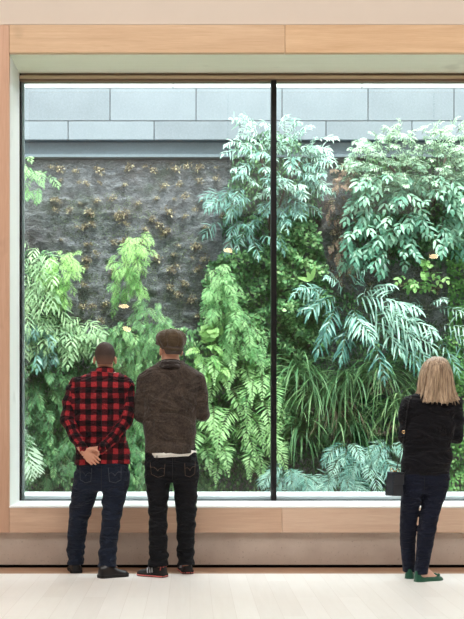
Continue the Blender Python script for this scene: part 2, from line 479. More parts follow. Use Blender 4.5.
def m_glass_f():
    k = NT('window_glass')
    fr = k.n('Fresnel'); fr.inputs['IOR'].default_value = 1.75
    tr = k.n('BsdfTransparent'); tr.inputs['Color'].default_value = (0.88, 0.96, 0.945, 1)
    gl = k.n('BsdfGlossy'); gl.inputs['Roughness'].default_value = 0.0; gl.inputs['Color'].default_value = (1, 1, 1, 1)
    mx = k.n('MixShader'); k.l(fr.outputs[0], mx.inputs[0]); k.l(tr.outputs[0], mx.inputs[1]); k.l(gl.outputs[0], mx.inputs[2])
    df = k.n('BsdfTranslucent'); df.inputs['Color'].default_value = (0.9, 0.98, 1, 1)
    m2 = k.n('MixShader'); m2.inputs[0].default_value = GLASS_DUST; k.l(mx.outputs[0], m2.inputs[1]); k.l(df.outputs[0], m2.inputs[2])
    return k.done(m2)
GLASS_DUST = 0.0
m_glass = m_glass_f()
for a, b in ((P(21.6, 0, YG)[0], mx0), (mx1, fx1)):
    build('pane', [(a, YG, z_sill), (b, YG, z_sill), (b, YG, gz1 + .02), (a, YG, gz1 + .02)], [(0, 1, 2, 3)], m_glass, win)

# ------------------------------------------------------------------ light well with the stone wall
zl = 0.525
struct(MB().box(-3, 6, 0.62, 1.05, -0.3, zl, 0.01), 'floor_shade_strip4', m_ledge)
struct(MB().box(-5, 8, 1.05, 5.2, -0.5, -0.3), 'ground', m_felt)
YS = 4.12; px_b = M(86, YS)
ys = [P(0, y, YS)[2] for y in (88, 121, 140)]
struct(MB().box(-5, 8, YS + .04, YS + .3, ys[2], 5.7), 'wall_stone_core', m_joint)
def block(x0, x1, z0, z1, mat, nm='stone_block', yy=YS):
    o = MB().box(x0 + .004, x1 - .004, yy, yy + .06, z0 + .004, z1 - .004, 0.004).build(nm, mat, loc=((x0 + x1) / 2, yy, z0))
    o['kind'] = 'structure'; return o
n = 0
for row, (z0, z1, x_first) in enumerate(((ys[1], ys[0], 24), (ys[2], ys[1], 68))):
    for i in range(-2, 8):
        a = P(x_first + 86 * i, 0, YS)[0]; block(a, a + px_b, z0, z1, m_block, 'wall_block')
for i in range(-2, 5):
    a = P(173 + 189 * i, 0, YS)[0]; block(a, a + M(189, YS), ys[0], ys[0] + .42, m_coping, 'wall_coping')
# the building face opposite and the well's end walls catch and throw back daylight
struct(MB().box(-5, 8, 0.68, 0.9, z_head + .25, 6.6), 'wall_outer_face', m_coping)
struct(MB().box(-5.2, -5, 0.68, 5.2, -0.3, 6.0), 'wall_well_left', m_block)
struct(MB().box(8, 8.2, 0.68, 5.2, -0.3, 6.0), 'wall_well_right', m_block)
zc = P(0, 156, 4.0)[2]
struct(MB().box(-5, 8, YS + .12, YS + .2, zc - .1, ys[2]), 'floor_shade_strip5', m_panel)
struct(MB().box(-5, 8, 3.93, YS + .2, zc - .03, zc, 0.004), 'floor_shade_strip6', m_panel)

# felt planting wall with sagging pockets
YW = 4.0
rng = np.random.default_rng(5)
PK = []                                       # pocket mouths
gx = np.arange(-3.2, 5.6, 0.022); gz = np.arange(-0.3, zc - .03 + .001, 0.022)
X, Z = np.meshgrid(gx, gz, indexing='ij'); Yv = np.zeros_like(X)
sx, sz = M(15.5, YW), M(14.5, YW)
for j in range(0, 30):
    for i in range(0, 52):
        cx = -3.0 + (i + (0.5 if j % 2 else 0)) * sx + rng.normal(0, .026); cz = zc - .14 - j * sz + rng.normal(0, .024)
        if cz < -0.2: continue
        PK.append((cx, cz))
        u = (X - cx) / (sx * .46); v = (cz - Z) / (sz * .95)
        mk = (np.abs(u) < 1) & (v > -0.06) & (v < 1)
        bulge = np.where(mk, (1 - u ** 2) * np.where(v < 0.0, 0.0, (1 - v) ** 1.3 * np.clip(v / 0.08, 0, 1)), 0)
        Yv -= bulge * (0.034 + rng.uniform(-.02, .02))
Yv += 0.012 * np.sin(X * 9 + np.sin(Z * 5) * 2) * np.sin(Z * 3.1) + rng.normal(0, .0035, X.shape)
V = np.stack([X, YW + Yv, Z], -1).reshape(-1, 3); nx_, nz_ = X.shape
I = np.arange(nx_ * nz_).reshape(nx_, nz_)
Q = np.stack([I[:-1, :-1], I[1:, :-1], I[1:, 1:], I[:-1, 1:]], -1).reshape(-1, 4)
o = build('wall_planted_felt', V, Q, m_felt, smooth=True); o['kind'] = 'structure'
struct(MB().box(-5, 8, YW + .06, YW + .12, -0.3, zc - .03), 'wall_felt_backing', m_felt)

# ------------------------------------------------------------------ light
wd = bpy.data.worlds.new('sky'); sc.world = wd; wd.use_nodes = True
bg = wd.node_tree.nodes['Background']; bg.inputs[0].default_value = (0.91, 0.96, 1.0, 1); bg.inputs[1].default_value = WORLD
def area(name, loc, size, power, col=(1, 1, 1), rot=(0, 0, 0)):
    l = bpy.data.lights.new(name, 'AREA'); l.shape = 'RECTANGLE'; l.size, l.size_y = size; l.energy = power; l.color = col
    o = bpy.data.objects.new(name, l); C.objects.link(o); o.location = loc; o.rotation_euler = rot; return o
area('skylight_fill', (0, -3.6, 6.4), (12, 2.6), ROOM, (1.0, 0.985, 0.97))  # added unseen area light under the ceiling, standing for a skylight
area('rear_hall_fill', (0, -16, 6.4), (12, 8), ROOM * 0.30, (1.0, 0.93, 0.86))  # added unseen light; brightens the rear hall so its reflection veils the glass
sun = bpy.data.lights.new('sun', 'SUN'); so = bpy.data.objects.new('sun', sun); C.objects.link(so)
sun.energy = SUN; sun.angle = 0.12; sun.color = (1.0, 0.98, 0.94); so.rotation_euler = (math.radians(20), math.radians(12), 0)

# pendant lamps of the room, seen mirrored in the glass
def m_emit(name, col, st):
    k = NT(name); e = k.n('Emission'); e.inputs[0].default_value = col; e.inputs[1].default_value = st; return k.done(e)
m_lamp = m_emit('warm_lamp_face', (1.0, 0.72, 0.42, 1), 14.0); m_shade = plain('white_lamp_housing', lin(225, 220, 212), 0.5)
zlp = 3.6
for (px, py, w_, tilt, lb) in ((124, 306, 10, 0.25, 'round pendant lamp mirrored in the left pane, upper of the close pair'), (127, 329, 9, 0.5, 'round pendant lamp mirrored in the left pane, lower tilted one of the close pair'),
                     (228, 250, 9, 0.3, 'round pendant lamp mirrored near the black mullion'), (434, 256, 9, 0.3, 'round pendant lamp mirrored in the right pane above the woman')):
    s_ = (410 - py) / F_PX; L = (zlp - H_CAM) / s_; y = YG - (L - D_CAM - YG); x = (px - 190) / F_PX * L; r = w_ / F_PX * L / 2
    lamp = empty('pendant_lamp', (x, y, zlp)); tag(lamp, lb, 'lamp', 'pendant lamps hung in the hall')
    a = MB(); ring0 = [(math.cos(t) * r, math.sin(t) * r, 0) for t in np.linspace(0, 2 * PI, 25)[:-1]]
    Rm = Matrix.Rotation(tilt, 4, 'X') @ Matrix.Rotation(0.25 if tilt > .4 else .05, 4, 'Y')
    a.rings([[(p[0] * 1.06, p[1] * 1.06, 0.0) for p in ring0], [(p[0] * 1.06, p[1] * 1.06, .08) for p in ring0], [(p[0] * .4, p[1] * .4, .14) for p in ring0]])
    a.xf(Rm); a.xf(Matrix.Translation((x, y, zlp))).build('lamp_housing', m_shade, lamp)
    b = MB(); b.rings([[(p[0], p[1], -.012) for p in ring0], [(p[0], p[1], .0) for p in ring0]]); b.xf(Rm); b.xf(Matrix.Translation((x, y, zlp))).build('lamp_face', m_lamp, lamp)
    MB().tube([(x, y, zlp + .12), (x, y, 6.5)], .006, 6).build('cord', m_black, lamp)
# ------------------------------------------------------------------ foliage
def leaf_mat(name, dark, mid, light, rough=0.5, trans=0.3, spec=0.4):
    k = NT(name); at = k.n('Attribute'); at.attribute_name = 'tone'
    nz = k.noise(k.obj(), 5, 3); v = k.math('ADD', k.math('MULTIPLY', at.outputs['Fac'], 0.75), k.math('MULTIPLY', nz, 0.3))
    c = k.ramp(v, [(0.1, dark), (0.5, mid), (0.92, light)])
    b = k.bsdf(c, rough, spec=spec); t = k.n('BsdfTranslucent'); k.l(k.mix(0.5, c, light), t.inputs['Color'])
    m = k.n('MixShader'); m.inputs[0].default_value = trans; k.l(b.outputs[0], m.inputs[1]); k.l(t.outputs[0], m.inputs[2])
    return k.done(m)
L_silver = leaf_mat('silvery_blue_leaf', lin(54, 100, 96), lin(112, 160, 148), lin(204, 230, 212), 0.36)
L_teal = leaf_mat('blue_green_leaf', lin(36, 86, 82), lin(88, 144, 132), lin(186, 222, 204), 0.36)
L_laurel = leaf_mat('glossy_green_leaf', lin(44, 92, 78), lin(90, 146, 120), lin(176, 214, 184), 0.34)
L_palesh = leaf_mat('pale_grey_green_leaf', lin(56, 94, 78), lin(110, 150, 124), lin(200, 222, 190), 0.4)
L_bright = leaf_mat('bright_green_leaf', lin(66, 124, 66), lin(112, 172, 94), lin(180, 218, 138), 0.5, 0.4)
L_lime = leaf_mat('lime_green_leaf', lin(86, 144, 74), lin(130, 188, 98), lin(188, 228, 146), 0.5, 0.45)
L_fern = leaf_mat('sword_fern_green', lin(54, 112, 64), lin(104, 164, 100), lin(176, 216, 150), 0.5, 0.4)
L_creeper = leaf_mat('small_round_creeper_leaf', lin(52, 98, 62), lin(110, 164, 104), lin(196, 226, 166), 0.55, 0.25)
L_dark = leaf_mat('dark_green_leaf', lin(30, 66, 44), lin(72, 122, 78), lin(140, 184, 122), 0.5, 0.25)
L_grass = leaf_mat('strap_leaf_green', lin(36, 78, 52), lin(78, 126, 80), lin(172, 202, 140), 0.5, 0.3)
L_pale = leaf_mat('pale_striped_leaf', lin(98, 136, 96), lin(150, 184, 136), lin(206, 226, 180), 0.5, 0.35)
L_white = leaf_mat('whitish_green_frond', lin(110, 160, 126), lin(156, 196, 162), lin(210, 232, 206), 0.5, 0.35)
L_dry = leaf_mat('withered_brown_leaf', lin(80, 70, 62), lin(136, 122, 102), lin(206, 196, 162), 0.9, 0.15, 0.1)
L_mid = leaf_mat('mid_green_leaf', lin(38, 84, 52), lin(82, 136, 84), lin(158, 200, 132), 0.5, 0.3)
L_twig = leaf_mat('dry_twig_brown', lin(74, 58, 54), lin(124, 100, 88), lin(176, 152, 128), 0.9, 0.1, 0.1)
L_moss = leaf_mat('dull_moss_leaf', lin(62, 74, 58), lin(96, 110, 84), lin(140, 150, 116), 0.9, 0.15, 0.1)
m_stem = plain('green_brown_stem', lin(92, 104, 66), 0.7, noise=0.2)
m_wstem = plain('woody_stem', lin(84, 66, 56), 0.8, noise=0.2)

def unit(a): return a / (np.linalg.norm(a, axis=-1, keepdims=True) + 1e-9)
def prof_leaf(t): return np.sin(np.clip(t, 0, 1) ** 0.75 * PI) ** 0.8 + 0.04
def prof_strap(t): return np.minimum(1, (t * 6 + .25)) * np.clip((1 - t) * 3.2, 0.03, 1)
def prof_finger(t): return np.minimum(1, .55 + t * 1.2) * np.clip((1.02 - t) * 2.6, 0.05, 1)
def prof_round(t): return np.sqrt(np.clip(1 - (2 * t - 1) ** 2, 0.002, 1))
def leaves(Pp, Dd, Nn, L, W, droop=0.2, prof=prof_leaf, segs=4, fold=0.25):
    """batch of curved, folded leaf blades -> V, F"""
    n = len(Pp); Pp, Dd, Nn = (np.broadcast_to(np.asarray(a, float), (n, 3)) for a in (Pp, Dd, Nn))
    L = np.broadcast_to(L, n)[:, None]; W = np.broadcast_to(W, n)[:, None]; droop = np.broadcast_to(droop, n)[:, None]
    D = unit(Dd); S = unit(np.cross(D, Nn)); N = np.cross(S, D)
    V = np.zeros((n, segs + 1, 3, 3)); c = Pp.copy(); d = D.copy(); dn = np.array((0, 0, -1.0))
    for i in range(segs + 1):
        t = i / segs; w = W * prof(t) / 2
        V[:, i, 0] = c + S * w + N * fold * w; V[:, i, 1] = c; V[:, i, 2] = c - S * w + N * fold * w
        d = unit(d + dn * droop * 1.6 / segs); c = c + d * L / segs
    base = (np.arange(n) * (segs + 1) * 3)[:, None, None]
    i = np.arange(segs)[None, :, None] * 3; k = np.arange(2)[None, None, :]
    a = base + i + k
    Q = np.stack([a, a + 1, a + 4, a + 3], -1).reshape(-1, 4)
    return V.reshape(-1, 3), Q, (segs + 1) * 3
class Fo:
    """collects leaves (material 0) and stems (material 1)"""
    def __init__(s): s.V = []; s.Q = []; s.T = []; s.mi = []; s.n = 0
    def leaf(s, *a, tone=None, **k):
        V, Q, per = leaves(*a, **k); n = len(V) // per
        tone = rng.random(n) if tone is None else np.broadcast_to(tone, n)
        s._add(V, Q, np.repeat(tone, per), 0)
    def _add(s, V, Q, T, mi):
        s.V.append(V); s.Q.append(Q + s.n); s.T.append(T); s.mi.append(np.full(len(Q), mi)); s.n += len(V)
    def stem(s, pts, r0, r1, mi=1, tone=0.5):
        pts = np.asarray(pts, float); m = len(pts); t = unit(np.gradient(pts, axis=0)); u = unit(np.cross(t, (0.3, 0.2, 1.0))); w = np.cross(t, u)
        r = np.linspace(r0, r1, m)[:, None]
        V = np.stack([pts + (u * math.cos(a) + w * math.sin(a)) * r for a in (0, 2.09, 4.19)], 1).reshape(-1, 3)
        i = np.arange(m - 1)[:, None] * 3; k = np.arange(3)[None]; k2 = (k + 1) % 3
        s._add(V, np.stack([i + k, i + k2, i + 3 + k2, i + 3 + k], -1).reshape(-1, 4), np.full(len(V), tone), mi)
    def build(s, name, mats, parent=None, loc=None):
        return build(name, np.concatenate(s.V), np.concatenate(s.Q), mats, parent, smooth=True, mi=np.concatenate(s.mi), attrs={'tone': ('FLOAT', np.concatenate(s.T))}, loc=loc)

def curve(p0, d0, L, bend, n=14):
    pts = [np.array(p0, float)]; d = unit(np.array(d0, float))
    for i in range(n):
        d = unit(d + np.array((0, 0, -1.0)) * bend * (1.0 / n)); pts.append(pts[-1] + d * L / n)
    return np.array(pts)
def frond(fo, p0, d0, L, bend=1.2, pairs=14, plen=.1, pwid=.02, ang=65, shape='lance', pdroop=.35, prof=prof_leaf, segs=3, tone=.5, tvar=.25, bare=.12, stem_r=.003, jit=.12, face=(0, -1, .7)):
    pts = curve(p0, d0, L, bend); tp = np.linspace(0, 1, len(pts)); T = unit(np.gradient(pts, axis=0))
    t = np.linspace(bare, .99, pairs); c = np.stack([np.interp(t, tp, pts[:, i]) for i in range(3)], 1); tt = unit(np.stack([np.interp(t, tp, T[:, i]) for i in range(3)], 1))
    nn = np.array(face, float); S = unit(np.cross(tt, nn)); N = np.cross(S, tt)
    u = (t - bare) / (1 - bare)
    if shape == 'lance': ln = plen * (np.sin(np.clip(u * .9 + .12, 0, 1) * PI) ** .7 + .05)
    elif shape == 'tri': ln = plen * np.clip(1.05 - u, .06, 1) * np.clip(u * 8 + .6, 0, 1)
    else: ln = plen * np.clip((1.15 - u) * 2.2, .3, 1) * np.clip(u * 5 + .55, 0, 1)
    a = math.radians(ang) * (1 - .35 * u)[:, None]
    for sg in (1, -1):
        j = rng.normal(0, jit, (pairs, 3)); D = unit(S * sg * np.sin(a) + tt * np.cos(a) + j)
        lw = pwid * (0.5 + .5 * ln / plen)
        fo.leaf(c, D, N + rng.normal(0, jit, (pairs, 3)), ln * rng.uniform(.88, 1.1, pairs), lw, droop=pdroop, prof=prof, segs=segs, tone=np.clip(tone + .18 * u + rng.normal(0, tvar * .5, pairs), 0, 1))
    fo.leaf(pts[-1:], T[-1:], np.array([nn]), ln[-1] * 1.6 + .01, pwid, droop=pdroop, prof=prof, segs=segs, tone=tone)
    fo.stem(pts, stem_r, stem_r * .4)

def in_poly(poly, n):
    poly = np.array(poly, float); lo, hi = poly.min(0), poly.max(0); out = []
    while len(out) < n:
        q = rng.uniform(lo, hi, (n * 2, 2)); ins = np.zeros(len(q), bool); j = len(poly) - 1
        for i in range(len(poly)):
            xi, yi = poly[i]; xj, yj = poly[j]
            ins ^= ((yi > q[:, 1]) != (yj > q[:, 1])) & (q[:, 0] < (xj - xi) * (q[:, 1] - yi) / (yj - yi + 1e-9) + xi); j = i
        out.extend(q[ins])
    return np.array(out[:n])
def PV(q, Y):           # vectorised P
    Y = np.broadcast_to(Y, len(q)); d = D_CAM + Y
    return np.stack([(q[:, 0] - 190) * d / F_PX, Y, H_CAM + (410 - q[:, 1]) * d / F_PX], 1)
def plant(name, px, py, label, cat, group=None, Y=3.95):
    r = empty(name, P(px, py, Y)); return tag(r, label, cat, group)

# ---- small-leaved creepers carpeting the felt (nobody could count their leaves)
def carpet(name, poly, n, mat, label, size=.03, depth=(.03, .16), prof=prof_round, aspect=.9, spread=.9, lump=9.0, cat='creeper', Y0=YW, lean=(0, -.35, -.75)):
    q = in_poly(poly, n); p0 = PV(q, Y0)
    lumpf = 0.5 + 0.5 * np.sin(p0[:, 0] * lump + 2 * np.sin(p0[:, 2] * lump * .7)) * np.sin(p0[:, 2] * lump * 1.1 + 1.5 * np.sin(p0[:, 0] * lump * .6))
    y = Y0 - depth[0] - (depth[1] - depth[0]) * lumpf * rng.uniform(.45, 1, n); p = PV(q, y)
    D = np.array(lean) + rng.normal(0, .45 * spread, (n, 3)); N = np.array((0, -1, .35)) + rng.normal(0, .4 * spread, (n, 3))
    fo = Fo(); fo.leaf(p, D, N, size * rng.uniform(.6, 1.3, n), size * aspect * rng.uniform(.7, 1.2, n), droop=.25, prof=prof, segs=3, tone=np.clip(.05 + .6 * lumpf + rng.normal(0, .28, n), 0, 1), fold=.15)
    o = fo.build(name, [mat, m_stem], None, loc=P(*np.array(poly).mean(0), YW)); tag(o, label, cat, kind='stuff'); return o
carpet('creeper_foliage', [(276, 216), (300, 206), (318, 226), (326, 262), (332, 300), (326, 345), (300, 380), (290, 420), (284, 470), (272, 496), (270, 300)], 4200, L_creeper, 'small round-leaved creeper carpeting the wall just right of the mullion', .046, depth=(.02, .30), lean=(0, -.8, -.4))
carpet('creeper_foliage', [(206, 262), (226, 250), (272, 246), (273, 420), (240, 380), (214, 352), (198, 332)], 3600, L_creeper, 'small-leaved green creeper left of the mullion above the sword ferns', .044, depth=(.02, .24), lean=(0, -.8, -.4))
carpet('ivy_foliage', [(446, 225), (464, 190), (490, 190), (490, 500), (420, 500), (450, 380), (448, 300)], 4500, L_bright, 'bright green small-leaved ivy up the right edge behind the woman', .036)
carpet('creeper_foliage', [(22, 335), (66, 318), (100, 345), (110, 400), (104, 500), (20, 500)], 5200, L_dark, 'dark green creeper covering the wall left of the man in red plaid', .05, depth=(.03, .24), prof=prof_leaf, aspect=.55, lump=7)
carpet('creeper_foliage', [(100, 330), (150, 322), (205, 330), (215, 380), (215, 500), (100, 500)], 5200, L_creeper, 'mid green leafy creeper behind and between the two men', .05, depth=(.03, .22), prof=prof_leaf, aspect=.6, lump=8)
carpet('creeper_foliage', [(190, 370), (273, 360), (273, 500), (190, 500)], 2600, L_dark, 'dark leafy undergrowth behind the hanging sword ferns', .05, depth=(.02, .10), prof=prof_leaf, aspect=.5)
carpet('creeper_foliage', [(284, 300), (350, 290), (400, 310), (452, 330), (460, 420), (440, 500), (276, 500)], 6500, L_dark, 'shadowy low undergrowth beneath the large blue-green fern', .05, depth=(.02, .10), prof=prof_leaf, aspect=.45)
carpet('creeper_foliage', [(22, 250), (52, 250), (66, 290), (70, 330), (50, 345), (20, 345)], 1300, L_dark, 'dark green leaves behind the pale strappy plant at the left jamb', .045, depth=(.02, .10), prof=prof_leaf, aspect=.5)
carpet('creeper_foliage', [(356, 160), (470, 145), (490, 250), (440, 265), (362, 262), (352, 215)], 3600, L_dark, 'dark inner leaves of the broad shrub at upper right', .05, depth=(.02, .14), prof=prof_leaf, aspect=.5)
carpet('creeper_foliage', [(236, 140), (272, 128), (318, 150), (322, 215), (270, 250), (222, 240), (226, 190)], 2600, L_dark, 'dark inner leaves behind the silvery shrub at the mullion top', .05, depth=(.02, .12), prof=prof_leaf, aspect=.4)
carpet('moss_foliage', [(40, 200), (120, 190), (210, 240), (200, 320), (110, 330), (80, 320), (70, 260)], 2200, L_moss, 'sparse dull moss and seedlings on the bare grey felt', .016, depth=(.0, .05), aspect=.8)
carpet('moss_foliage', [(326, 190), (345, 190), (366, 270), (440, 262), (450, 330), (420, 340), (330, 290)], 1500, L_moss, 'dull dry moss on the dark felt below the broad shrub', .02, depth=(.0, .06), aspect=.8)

# ---- withered tufts in the felt pockets
def tuft_mesh():
    fo = Fo(); n = 46
    a = rng.uniform(0, 2 * PI, n); D = np.stack([np.cos(a) * rng.uniform(.3, 1.1, n), -rng.uniform(.2, 1.1, n), rng.uniform(-.6, .8, n)], 1)
    fo.leaf(rng.normal(0, 1, (n, 3)) * (.026, .012, .015), D, rng.normal(0, 1, (n, 3)) + (0, -1, 0), rng.uniform(.018, .045, n), rng.uniform(.009, .018, n), droop=rng.uniform(.2, 1.2, n), segs=3)
    for i in range(5): fo.stem(curve((0, 0, 0), D[i], .06, 1.0, 4), .0015, .0008)
    return fo.build('withered_tuft', [L_dry, L_dry])
tufts = []
T0 = [tuft_mesh() for _ in range(4)]
def px_of(x, z, Y): d = D_CAM + Y; return 190 + x * F_PX / d, 410 - (z - H_CAM) * F_PX / d
def inside(poly, x, y):
    c = False; j = len(poly) - 1
    for i in range(len(poly)):
        if (poly[i][1] > y) != (poly[j][1] > y) and x < (poly[j][0] - poly[i][0]) * (y - poly[i][1]) / (poly[j][1] - poly[i][1]) + poly[i][0]: c = not c
        j = i
    return c
ZONE = [(46, 162), (222, 162), (218, 250), (196, 325), (168, 316), (152, 240), (112, 240), (108, 318), (78, 316), (84, 250), (56, 246), (48, 210)]
ZONE2 = [(326, 165), (346, 168), (350, 235), (400, 272), (446, 272), (448, 300), (345, 280), (328, 240)]
for (cx, cz) in PK:
    x, y = px_of(cx, cz, YW)
    if not (inside(ZONE, x, y) or inside(ZONE2, x, y)): continue
    if rng.random() < .12: continue
    k = int(rng.integers(0, 4))
    if not T0[k].get('label'): t = T0[k]
    else: t = T0[k].copy(); C.objects.link(t)
    t.location = (cx + rng.normal(0, .035), YW - .035, cz - .01 + rng.normal(0, .03)); t.rotation_euler = (rng.normal(0, .3), rng.uniform(-.8, .8), 0); s = rng.uniform(.5, 1.3); t.scale = (s, s, s)
    tag(t, 'small withered brown tuft in a pocket of the grey felt wall', 'withered plant', 'withered tufts in the felt pockets')

# ---- ferns and shrubs: each one an object, each frond a part
def fern(name, cx, cy, specs, mat, label, cat='fern', Y=3.9, group=None, **kw):
    """specs: (px, py, dx, dy, length in px, ...) ; dx,dy = picture direction of the start, out = toward the viewer"""
    root = plant(name, cx, cy, label, cat, group)
    for s_ in specs:
        px, py, dx, dz, out, Lp, tone = s_
        fo = Fo(); k = dict(kw)
        L = M(Lp, 3.7)
        if 'plen_rel' in k: r_ = k.pop('plen_rel'); k['plen'] = L * r_
        frond(fo, P(px, py, Y - kw.get('dy', 0)) if 'dy' not in k else P(px, py, Y), (dx, -out, dz), L, tone=tone, **k)
        fo.build('frond', [mat, m_stem], root)
    return root

# A: silvery shrub climbing past the stone blocks behind the mullion
def rnd_specs(cent, n, Lp, spread, up=.4, out=.8, tone=(.3, .8)):
    o = []
    for q in in_poly(cent, n):
        cxm = np.mean([c[0] for c in cent]); dx = (q[0] - cxm) / 40 * spread + rng.normal(0, .35)
        o.append((q[0], q[1], dx, up + rng.normal(0, .25), out * rng.uniform(.7, 1.2), Lp * rng.uniform(.75, 1.2), rng.uniform(*tone)))
    return o
def fern2(name, cx, cy, specs, mat, label, cat, Y=3.85, **kw):
    root = plant(name, cx, cy, label, cat)
    for (px, py, dx, dz, out, Lp, tone) in specs:
        L = M(Lp, 3.6); fo = Fo(); k = dict(kw); k['plen'] = L * k.pop('rel', .3); 
        frond(fo, P(px, py, Y + rng.uniform(-.12, .05)), (dx, -out, dz), L, tone=tone, **k); fo.build('frond', [mat, m_stem], root)
    return root
stemA = lambda root, pts, r=.012: MB().tube([P(*p) for p in pts], r, 6).build('stem', m_wstem, root, smooth=True)
A = fern2('silvery_leafed_shrub', 275, 200,
      rnd_specs([(244, 122), (264, 116), (272, 126), (300, 132), (322, 140), (324, 156), (300, 164), (250, 160), (240, 150)], 44, 26, .7, up=.65, out=.7, tone=(.55, .95)) +
      rnd_specs([(246, 152), (318, 154), (314, 185), (275, 200), (246, 185)], 42, 32, .8, up=.25, out=.9, tone=(.35, .8)) +
      rnd_specs([(226, 186), (262, 185), (304, 190), (296, 215), (256, 240), (224, 238)], 36, 33, .7, up=.0, out=.8, tone=(.05, .5)),
      L_silver, 'tall silvery-green feathery shrub rising past the stone blocks behind the mullion', 'shrub', rel=.36, pairs=8, pwid=.015, ang=54, jit=.28, prof=prof_strap, pdroop=.5, bend=.9, segs=4, shape='wide', bare=.15)
stemA(A, [(270, 240, 3.95), (268, 190, 3.8), (262, 160, 3.8), (262, 145, 3.8)]); stemA(A, [(272, 230, 3.95), (286, 185, 3.8), (300, 162, 3.8)])
# C: big blue-green fern with long fingered fronds
specs = []
for (px, py, dx, dz, out, L, t) in ((332, 292, -1.0, .35, .5, 46, .5), (338, 296, -.9, -.1, .8, 50, .45), (345, 290, -.5, .6, .6, 36, .7), (352, 292, .2, .7, .5, 40, .6), (350, 300, .9, .3, .6, 56, .85), (356, 304, 1.0, .0, .7, 66, .9),
        (362, 312, 1.1, -.2, .5, 66, .8), (340, 304, -.5, -.4, .9, 50, .35), (352, 308, .1, -.3, .9, 52, .55), (366, 318, .7, -.4, .8, 60, .7), (376, 318, 1.2, .2, .6, 62, .85), (384, 326, 1.1, -.1, .6, 58, .8),
        (328, 300, -1.1, .0, .4, 34, .5), (386, 322, .5, .5, .6, 44, .75), (350, 322, -.3, -.5, .7, 52, .25), (370, 334, .2, -.6, .7, 54, .25), (390, 334, .6, -.5, .7, 56, .4), (336, 318, -.6, -.6, .5, 46, .2), (398, 336, .9, -.5, .6, 56, .6), (360, 296, .7, .6, .6, 40, .8),
        (322, 296, -.6, .5, .5, 32, .6), (344, 314, .4, -.1, 1., 60, .7), (372, 306, .9, .3, .6, 52, .9)):
    specs.append((px, py, dx, dz, out, L, t))
Cf = fern2('blue_green_fern', 355, 300, specs, L_teal, 'large blue-green fern with long fingered fronds left of the woman', 'fern', Y=3.78, rel=.36, pairs=10, pwid=.022, ang=56, jit=.24, prof=prof_finger, pdroop=.6, bend=.75, segs=5, shape='wide', bare=.14, stem_r=.005)
o = Fo(); o.leaf(np.array([P(311, 281, 3.55)] * 3), np.array([(.25, -.2, 1), (-.8, -.2, .25), (-.3, -.2, .7)]), np.array((0, -1, .2)), np.array([.17, .16, .12]), .05, droop=.1, tone=.9); o.build('young_leaf', [L_lime, m_stem], Cf)['label'] = 'bright lime young leaf'
fern2('blue_green_fern', 436, 325, [(425, 306, -.9, .4, .6, 30, .5), (430, 306, .2, .5, .8, 34, .7), (436, 310, .9, .3, .7, 36, .6), (440, 326, .8, .2, .8, 44, .8), (432, 330, -.2, .2, .9, 46, .6), (446, 332, 1.0, -.2, .6, 40, .6), (424, 322, -.8, 0, .7, 36, .3), (438, 342, .4, -.4, .8, 44, .35), (452, 344, .7, -.3, .7, 44, .5)],
      L_silver, 'smaller dusty blue fern above and behind the blonde hair', 'fern', Y=3.85, rel=.34, pairs=8, pwid=.016, ang=54, jit=.24, prof=prof_strap, pdroop=.5, bend=.9, segs=4, shape='wide')
# B: broad shrub with compound glossy leaves
def compound(name, poly, n, Lp, mat, label, cx, cy, up, tone, pairs=5, pw=.05, rel=.34, out=(.5, 1.1), Y=(3.55, 3.9), prof=prof_leaf, sub='foliage', bend=1.5, stems=(), cat='shrub', ang=60):
    root = plant(name, cx, cy, label, cat); fo = Fo()
    for q in in_poly(poly, n):
        h = (q[1] - min(p[1] for p in poly)) / (max(p[1] for p in poly) - min(p[1] for p in poly))
        L = M(Lp, 3.6) * rng.uniform(.7, 1.2); a = up[0] * (1 - h) + up[1] * h
        frond(fo, P(q[0], q[1], rng.uniform(*Y)), ((q[0] - cx) / 60 + rng.normal(0, .5), -rng.uniform(*out), a + rng.normal(0, .3)), L, bend=bend, pairs=pairs, plen=L * rel, pwid=pw, ang=ang, shape='wide', pdroop=.3, prof=prof,
              segs=3, tone=float(np.clip(tone[0] * (1 - h) + tone[1] * h + rng.normal(0, .15), 0, 1)), bare=.2)
    fo.build(sub, [mat, m_stem], root)
    for s_ in stems: MB().tube([P(*p) for p in s_], .014, 6).build('stem', m_wstem, root, smooth=True)
    return root
compound('spreading_shrub', [(358, 146), (385, 130), (430, 132), (470, 126), (500, 134), (500, 185), (356, 190), (352, 170)], 430, 16, L_palesh, 'dense pale-topped shrub crowding up over the stone blocks at upper right', 415, 190, (.8, .3), (.9, .5), pairs=6, pw=.018, rel=.36, bend=.8, stems=(((420, 230, 3.95), (405, 185, 3.85), (385, 160, 3.85)), ((425, 230, 3.95), (440, 185, 3.85), (446, 155, 3.85))))
compound('broad_leaved_shrub', [(358, 178), (500, 172), (500, 225), (440, 248), (402, 258), (356, 262), (350, 245), (356, 215)], 190, 24, L_laurel, 'glossy broad-leaved shrub hanging below the pale-topped one at upper right', 400, 215, (.3, -.3), (.6, .4), pairs=4, pw=.036, rel=.46, ang=50)
# dead brown sprays
compound('dry_shrub', [(336, 168), (352, 168), (352, 192), (332, 192)], 26, 12, L_twig, 'dry reddish-brown spray between the silvery shrub and the broad one', 343, 182, (.5, 0), (.6, .5), pairs=5, pw=.014, rel=.35)
compound('dry_vine', [(330, 198), (350, 195), (352, 270), (336, 284), (326, 262)], 60, 10, L_twig, 'dry brown hanging vine left of the broad shrub', 340, 235, (-.2, -.6), (.3, .3), pairs=4, pw=.011, rel=.35)
